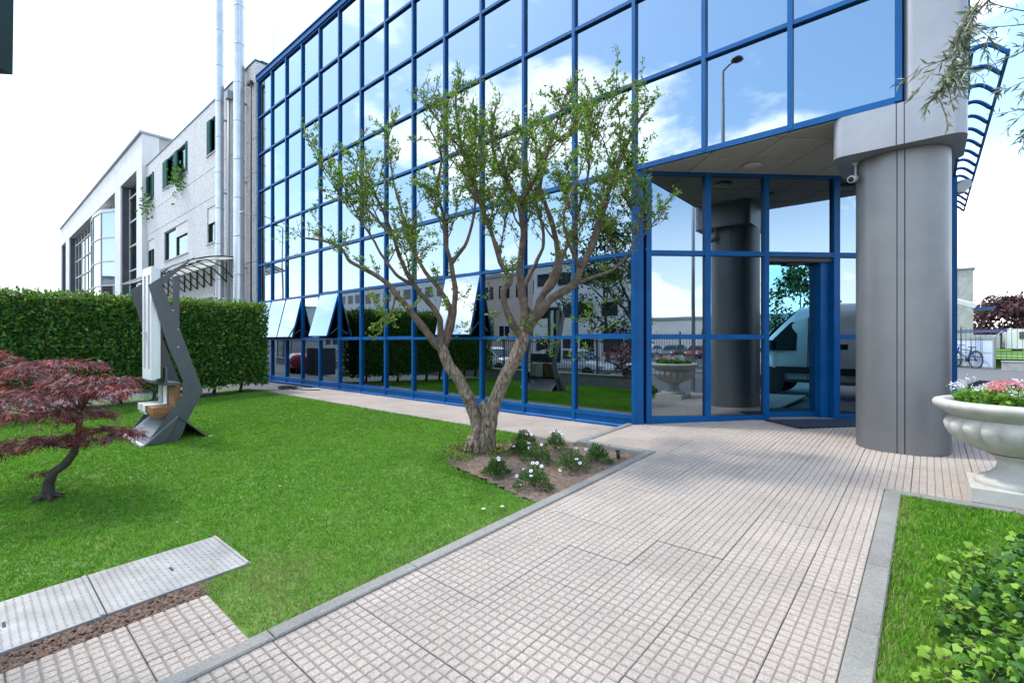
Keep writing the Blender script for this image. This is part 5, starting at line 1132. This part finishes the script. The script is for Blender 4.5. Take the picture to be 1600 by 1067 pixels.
for k, (x, y, p, l) in enumerate(((40, -12.5, 'carwhite', 'white'), (40.5, -9.9, 'cargrey', 'grey'), (41, -7.4, 'carred', 'red'), (36, -2.6, 'carblue', 'dark blue'), (42, -15.2, 'cargrey', 'silver grey'), (35, .4, 'carwhite', 'small white'))):
    car((x, y, -.30), R(180+random.uniform(-4, 4)), p, f'{l} car in the car park, mirrored in the left entrance pane' if k < 3 or k == 4 else f'{l} car near the car park verge, mirrored behind the grey column', group='cars in the car park')
# ---------------------------------------------------------------- lamp posts
def lamp_post(loc, h, label, rz=0):
    o = empty('street_lamp', loc, label, 'street lamp', 'tall street lamps', rz); MB().tube([(0, 0, 0), (0, 0, h*.5), (0, 0, h)], [.09, .075, .05], 10).build('pole', 'greypipe', o, True)
    MB().tube([(0, 0, h-.02), (.25, 0, h+.08), (.55, 0, h+.1)], .03, 8).build('arm', 'greypipe', o, True); MB().lathe([(.02, .12), (.16, .07), (.20, 0), (.1, -.05), (.02, -.06)], 16, (.55, 0, h+.08)).build('lamp_head', 'fence', o, True); return o
lamp_post((-5.35, -1.9, -.28), 11.2, 'tall street lamp mirrored high in the glass above the entrance', R(20)); lamp_post((-41, -2.2, -.28), 11.4, 'tall street lamp mirrored at the far left end of the glass', R(90))
o = empty('flag_pole', (2.45, 6.35, 0), 'slim pale pole mirrored beside the urn in the entrance glass', 'pole'); MB().tube([(0, 0, -.05), (0, 0, 4.0), (0, 0, 8)], [.055, .05, .04], 12).build('pole', 'pipe', o, True); MB().lathe([(.12, 0), (.12, .02), (.06, .05)], 12).build('foot_plate', 'greypipe', o)
# ---------------------------------------------------------------- buildings across the street
def block(loc, sx_, sy_, h, m, label, rows, cols, face='y+', mt='carglass', wz=(.3, .75), band=None, rz=0):
    o = empty('street_building', loc, label, 'building', None, rz); MB().box(-sx_/2, sx_/2, -sy_/2, sy_/2, -.5, h).build('wall', m, o); MB().box(-sx_/2-.15, sx_/2+.15, -sy_/2-.15, sy_/2+.15, h, h+.35).build('roof_edge', 'greypipe' if band is None else band, o)
    fh = h/rows
    for r in range(rows):
        for c in range(cols):
            x = -sx_/2+(c+.5)*sx_/cols; wv = sx_/cols*.34; z0, z1 = r*fh+fh*wz[0], r*fh+fh*wz[1]
            wn = MB().box(x-wv, x+wv, sy_/2-.1, sy_/2+.02, z0, z1).build('window', 'offwhite', o); MB().box(x-wv+.08, x+wv-.08, sy_/2+.021, sy_/2+.04, z0+.08, z1-.08).build('pane', mt, wn)
            if rows <= 2: MB().box(x-.05, x+.05, sy_/2+.041, sy_/2+.06, z0+.08, z1-.08).build('glazing_bar', 'offwhite', wn)
    return o
block((-70, -40, -.3), 46, 14, 11.5, 'palewall', 'long grey factory mirrored above the hedge in the glass', 3, 16); block((-40, -32, -.3), 18, 12, 9.5, 'brickpink', 'pinkish building with ribbon windows mirrored behind the tree', 2, 7, wz=(.45, .8))
block((-18, -27, -.3), 22, 12, 9.0, 'palewall', 'white office block mirrored behind the ornamental tree', 3, 9); block((60, -14, -.3), 8, 40, 5.0, 'whitewall', 'low white warehouse mirrored in the left entrance panes', 1, 3, rz=0)
block((75, 20, -.3), 12, 30, 6.0, 'concrete', 'grey warehouse mirrored above the white van', 1, 3, rz=0); block((-110, -30, -.3), 20, 30, 9.0, 'whitewall', 'pale hall mirrored at the far left of the glass', 2, 8)
s = empty('road_sign', (38, -5.0, -.3), 'small red and white board mirrored in the left entrance pane', 'sign'); MB().box(-.03, .03, -.9, .9, 2.1, 3.1).build('panel', 'lamp_red', s); MB().box(-.05, -.031, -.6, .6, 2.45, 2.75).build('white_bar', 'white', s); MB().box(-.03, .03, -.04, .04, 0, 2.1).build('post', 'fence', s)
# ---------------------------------------------------------------- trees beyond
def far_tree(loc, h, rad, mats_, label, n=2600, trunk_h=.35, sz=.30, conical=False):
    o = empty('background_tree', loc, label, 'tree', 'trees around the grounds')
    t = MB(); limb(t, [Vector((0, 0, -.3)), Vector((.1, .05, h*.25)), Vector((-.05, .1, h*.6)), Vector((0, 0, h*.9))], .03*h*.6, .02, 8, .3)
    for k in range(9):
        a = k*2.4; z = h*(trunk_h+.05*k); t.tube([Vector((0, .05, z)), Vector((math.cos(a)*rad*.45, math.sin(a)*rad*.45, z+h*.1)), Vector((math.cos(a)*rad*.8, math.sin(a)*rad*.8, z+h*.16))], [.05, .03, .01], 5)
    t.build('trunk', 'darkbark', o, True)
    P = []; nc = 34
    cs = []
    for k in range(nc):
        u = rng.random(); a = rng.uniform(0, 6.28); z = trunk_h*h+u*(h*(1-trunk_h)); prof_ = (1-u)*1.0 if conical else math.sin(math.pi*min(.97, u*.85+.13)); r = rad*prof_*math.sqrt(rng.random()); cs.append((math.cos(a)*r, math.sin(a)*r, z, rad*(.18+.22*rng.random())))
    for c_ in cs:
        q_ = n//nc; P.append(np.array(c_[:3])+rng.normal(size=(q_, 3))*c_[3]*np.array([.55, .55, .42]))
    P = np.concatenate(P); leaves('crown', P, rng.normal(size=P.shape)+np.array([0, 0, .1]), rng.uniform(.6, 1.3, len(P))*sz, 'leaf', mats_, [.6, .4], o, flat=1.0, aspect=.55); return o
far_tree((-12.6, -6.6, -.3), 8.2, 2.3, ['tree_dark', 'tree_mid'], 'leafy street tree mirrored at the right end of the long glass front', 3600, .28, .2)
far_tree((34.5, 3.6, -.3), 7.9, 3.0, ['tree_dark', 'tree_mid'], 'big dark tree mirrored in the entrance door above the van', 3000, .16, .34); far_tree((31, -11.5, -.3), 6.0, 1.7, ['tree_dark', 'tree_dark'], 'dark conifer mirrored in the left entrance pane', 2200, .08, .25, True)
far_tree((50, -20, -.3), 6.5, 3.2, ['tree_mid', 'leaf_b'], 'pale green tree mirrored beyond the car park', 2000, .2, .4); far_tree((-24, -7, -.3), 4.6, 1.5, ['plum', 'plum'], 'purple tree mirrored behind the railing', 1500, .3, .2)
far_tree((-9.6, -2.6, -.3), 2.3, .8, ['plum', 'maple_a'], 'small red shrub mirrored at the railing beside the glass corner', 900, .25, .1)
far_tree((6.2, 70, .3), 5.2, 3.6, ['plum', 'plum'], 'dark purple tree in the distance at the right edge', 5200, .12, .55); far_tree((10.6, 72, .3), 4.6, 3.2, ['plum', 'tree_dark'], 'second dark tree cut by the right edge of the picture', 3600, .12, .5)
# ---------------------------------------------------------------- right distance: concrete block, canopies, truck, bicycle and board
rb = empty('concrete_tower', (-2.25, 44, 0), 'plain grey concrete building beyond the office at the right', 'building'); MB().box(-8, 4.55, 0, 12, 0, 6.35).build('wall', 'concrete', rb); MB().box(-8.1, 4.65, -.1, 12.1, 6.35, 6.45).build('coping', 'greypipe', rb)
wc = empty('white_canopy', (.4, 38.5, 3.25), 'white tubular canopy roof sticking out beyond the office side', 'canopy')
for k in range(4): MB().bar((-.3, k*.3, 1.25-.05*k), (1.75, k*.3, .45-.05*k), .10).build('tube', 'white', wc)
MB().tube([(-.2, .4, .2), (.6, .4, .3), (.95, .4, .7)], .04, 6).build('brace', 'greypipe', wc)
bs = empty('blue_awning', (3.4, 53, 3.95), 'distant blue awning edge above the purple tree', 'awning'); MB().prism([(-1.4, 0), (.55, .12), (.7, .32), (-1.4, .3)], 0, 2, 'y').build('roof', 'bikeblue', bs); MB().box(-1.3, -1.15, 1, 1.15, -4, -.0).build('post', 'fence', bs)
tk_ = empty('parked_truck', (5.9, 58, .62), 'white truck cab behind the far fence at right edge', 'truck'); MB().bevbox(-1.0, 1.6, -1, 1, .3, 1.95, .15).build('cab', 'carwhite', tk_); MB().box(-.2, 1.4, -1.03, -1.005, 1.1, 1.7).build('window', 'carglass', tk_); MB().bevbox(-3.0, -1.3, -1, 1, .3, 1.45, .05).build('cargo_box', 'offwhite', tk_)
for x in (-2.4, -.3, 1.1): wheel(tk_, x, -.85, .38, .25)
MB().box(-2.9, 1.5, -.6, .6, .25, .38).build('chassis', 'black', tk_)
pyl = empty('power_pylon', (34, 180, 0), 'faint lattice power pylon on the horizon at the right', 'pylon'); m = MB()
for s1 in (-1, 1):
    for s2 in (-1, 1): m.bar((s1*3, s2*3, 0), (s1*.5, s2*.5, 38), .16)
for z in range(0, 36, 4):
    w0, w1 = 3-2.5*z/38, 3-2.5*(z+4)/38
    for s2 in (-1, 1): m.bar((-w0, s2*w0, z), (w1, s2*w1, z+4), .08); m.bar((w0, s2*w0, z), (-w1, s2*w1, z+4), .08)
for z in (26, 31, 36): m.bar((-7, 0, z), (7, 0, z), .2)
m.build('lattice', 'greypipe', pyl)
bd = empty('display_board', (2.68, 36.3, .03), 'pale blue panelled board in a grey frame beside the far fence', 'board'); bd.rotation_euler = (0, 0, R(180-58)*0+math.atan2(38.4-36.3, 1.3-2.68))
LB = 3.2; MB().box(0, LB, -.02, .0, .12, 1.62).build('panel', 'boardblue', bd)
f = MB(); f.box(-.08, LB, -.05, .05, 1.62, 1.72); f.box(-.08, LB, -.05, .05, .04, .12); f.box(-.08, 0, -.05, .05, .12, 1.62); f.build('frame', 'greypipe', bd)
for k in range(1, 4): MB().box(k*.72-.012, k*.72+.012, .001, .012, .12, 1.62).build('panel_joint', 'greypipe', bd)
MB().box(0, LB, .001, .012, .85, .87).build('panel_joint', 'greypipe', bd); MB().box(-.2, LB, -.5, -.45, 2.0, 2.1).build('top_rail', 'bikeblue', bd); MB().bar((0, 0, 1.7), (0, -.45, 2.05), .05).build('strut', 'greypipe', bd)
bk_ = empty('bicycle', (0, 0, 0), 'blue bicycle leaning against the pale blue board', 'bicycle'); bk_.location = bd.matrix_basis @ Vector((.42, .32, 0)); bk_.rotation_euler = bd.rotation_euler
def bwheel(x, r=.46):
    w_ = empty('wheel', (x, 0, r)); w_.parent = bk_; ts = MB(); n = 28
    ts.tube([(math.cos(2*math.pi*k/n)*r, 0, math.sin(2*math.pi*k/n)*r) for k in range(n+1)], .032, 6, cap=False); ts.build('tyre', 'rubber', w_, True)
    sk = MB()
    for k in range(10): a = k*math.pi/5; sk.bar((0, 0, 0), (math.cos(a)*r, 0, math.sin(a)*r), .006)
    sk.build('spokes', 'rim', w_); MB().cyl((0, -.05, 0), (0, .05, 0), .05, 10).build('hub', 'black', w_)
bwheel(.3); bwheel(1.75)
fr = MB()
for a, b in (((.3, 0, .46), (.85, 0, .46)), ((.3, 0, .46), (.62, 0, .98)), ((.85, 0, .46), (.58, 0, 1.12)), ((.85, 0, .46), (1.5, 0, .95)), ((.62, 0, .98), (1.48, 0, 1.05)), ((1.46, 0, 1.2), (1.75, 0, .46))): fr.bar(a, b, .05)
fr.build('frame', 'bikeblue', bk_); MB().bevbox(.42, .72, -.08, .08, 1.14, 1.20, .02).build('saddle', 'black', bk_); MB().bar((1.4, -.25, 1.28), (1.4, .25, 1.28), .035).build('handlebar', 'black', bk_); MB().cyl((.85, -.06, .46), (.85, .06, .46), .11, 14).build('chainring', 'black', bk_)
MB().tube([(.3+math.cos(a)*.52, 0, .46+math.sin(a)*.52) for a in np.linspace(.3, 2.6, 9)], .02, 5).build('mudguard', 'black', bk_)
cf = empty('bird_shaped_bollard', (.85, 14.3, .03), 'dark wedge shaped object just past the office side edge', 'object'); cf.name = 'wall_box'
MB().prism([(-.2, .55), (.0, .66), (.16, .65), (.06, .60), (-.12, .44)], -.1, .1, 'y').build('wedge', 'darkslate', cf); MB().box(-.2, -.14, -.03, .03, 0, .5).build('post', 'brownwood', cf)
# ---------------------------------------------------------------- things behind the hedge end that only the glass shows
o = empty('grey_cabinet', (-21.6, 4.3, -.03), 'grey metal cabinet mirrored low in the glass left of the hedge', 'cabinet'); MB().bevbox(-.6, .6, -.4, .4, 0, 1.25, .02).build('body', 'darkslate', o); MB().box(-.02, .02, .401, .41, .1, 1.15).build('door_gap', 'groove', o)
o = empty('red_tank', (-23.3, 4.6, -.03), 'round red tank mirrored low in the glass left of the hedge', 'tank'); MB().tube([(-.6, 0, .55), (-.5, 0, .55), (.5, 0, .55), (.6, 0, .55)], [.2, .42, .42, .2], 20).build('vessel', 'carred', o, True); MB().box(-.4, -.3, -.3, .3, 0, .3).build('foot', 'black', o); MB().box(.3, .4, -.3, .3, 0, .3).build('foot', 'black', o)
o = empty('parked_car', (-27.5, 4.2, -.03)); bpy.data.objects.remove(o)
car((-29.5, 5.3, -.03), R(0), 'cargrey', 'dark grey car parked before the grey building, mirrored left of the hedge', group='cars parked along the street')
# garden hose by the hedge end
hs = MB(); hs.tube([(-15.3+.35*math.cos(t), 6.7+.25*math.sin(t), .02+.004*t) for t in np.linspace(0, 17, 60)]+[(-14.6, 6.9, .02), (-14.2, 7.2, .02)], .014, 6); o = hs.build('garden_hose', 'black', None, True); tag(o, 'black hose coiled on the walkway at the hedge end', 'hose')
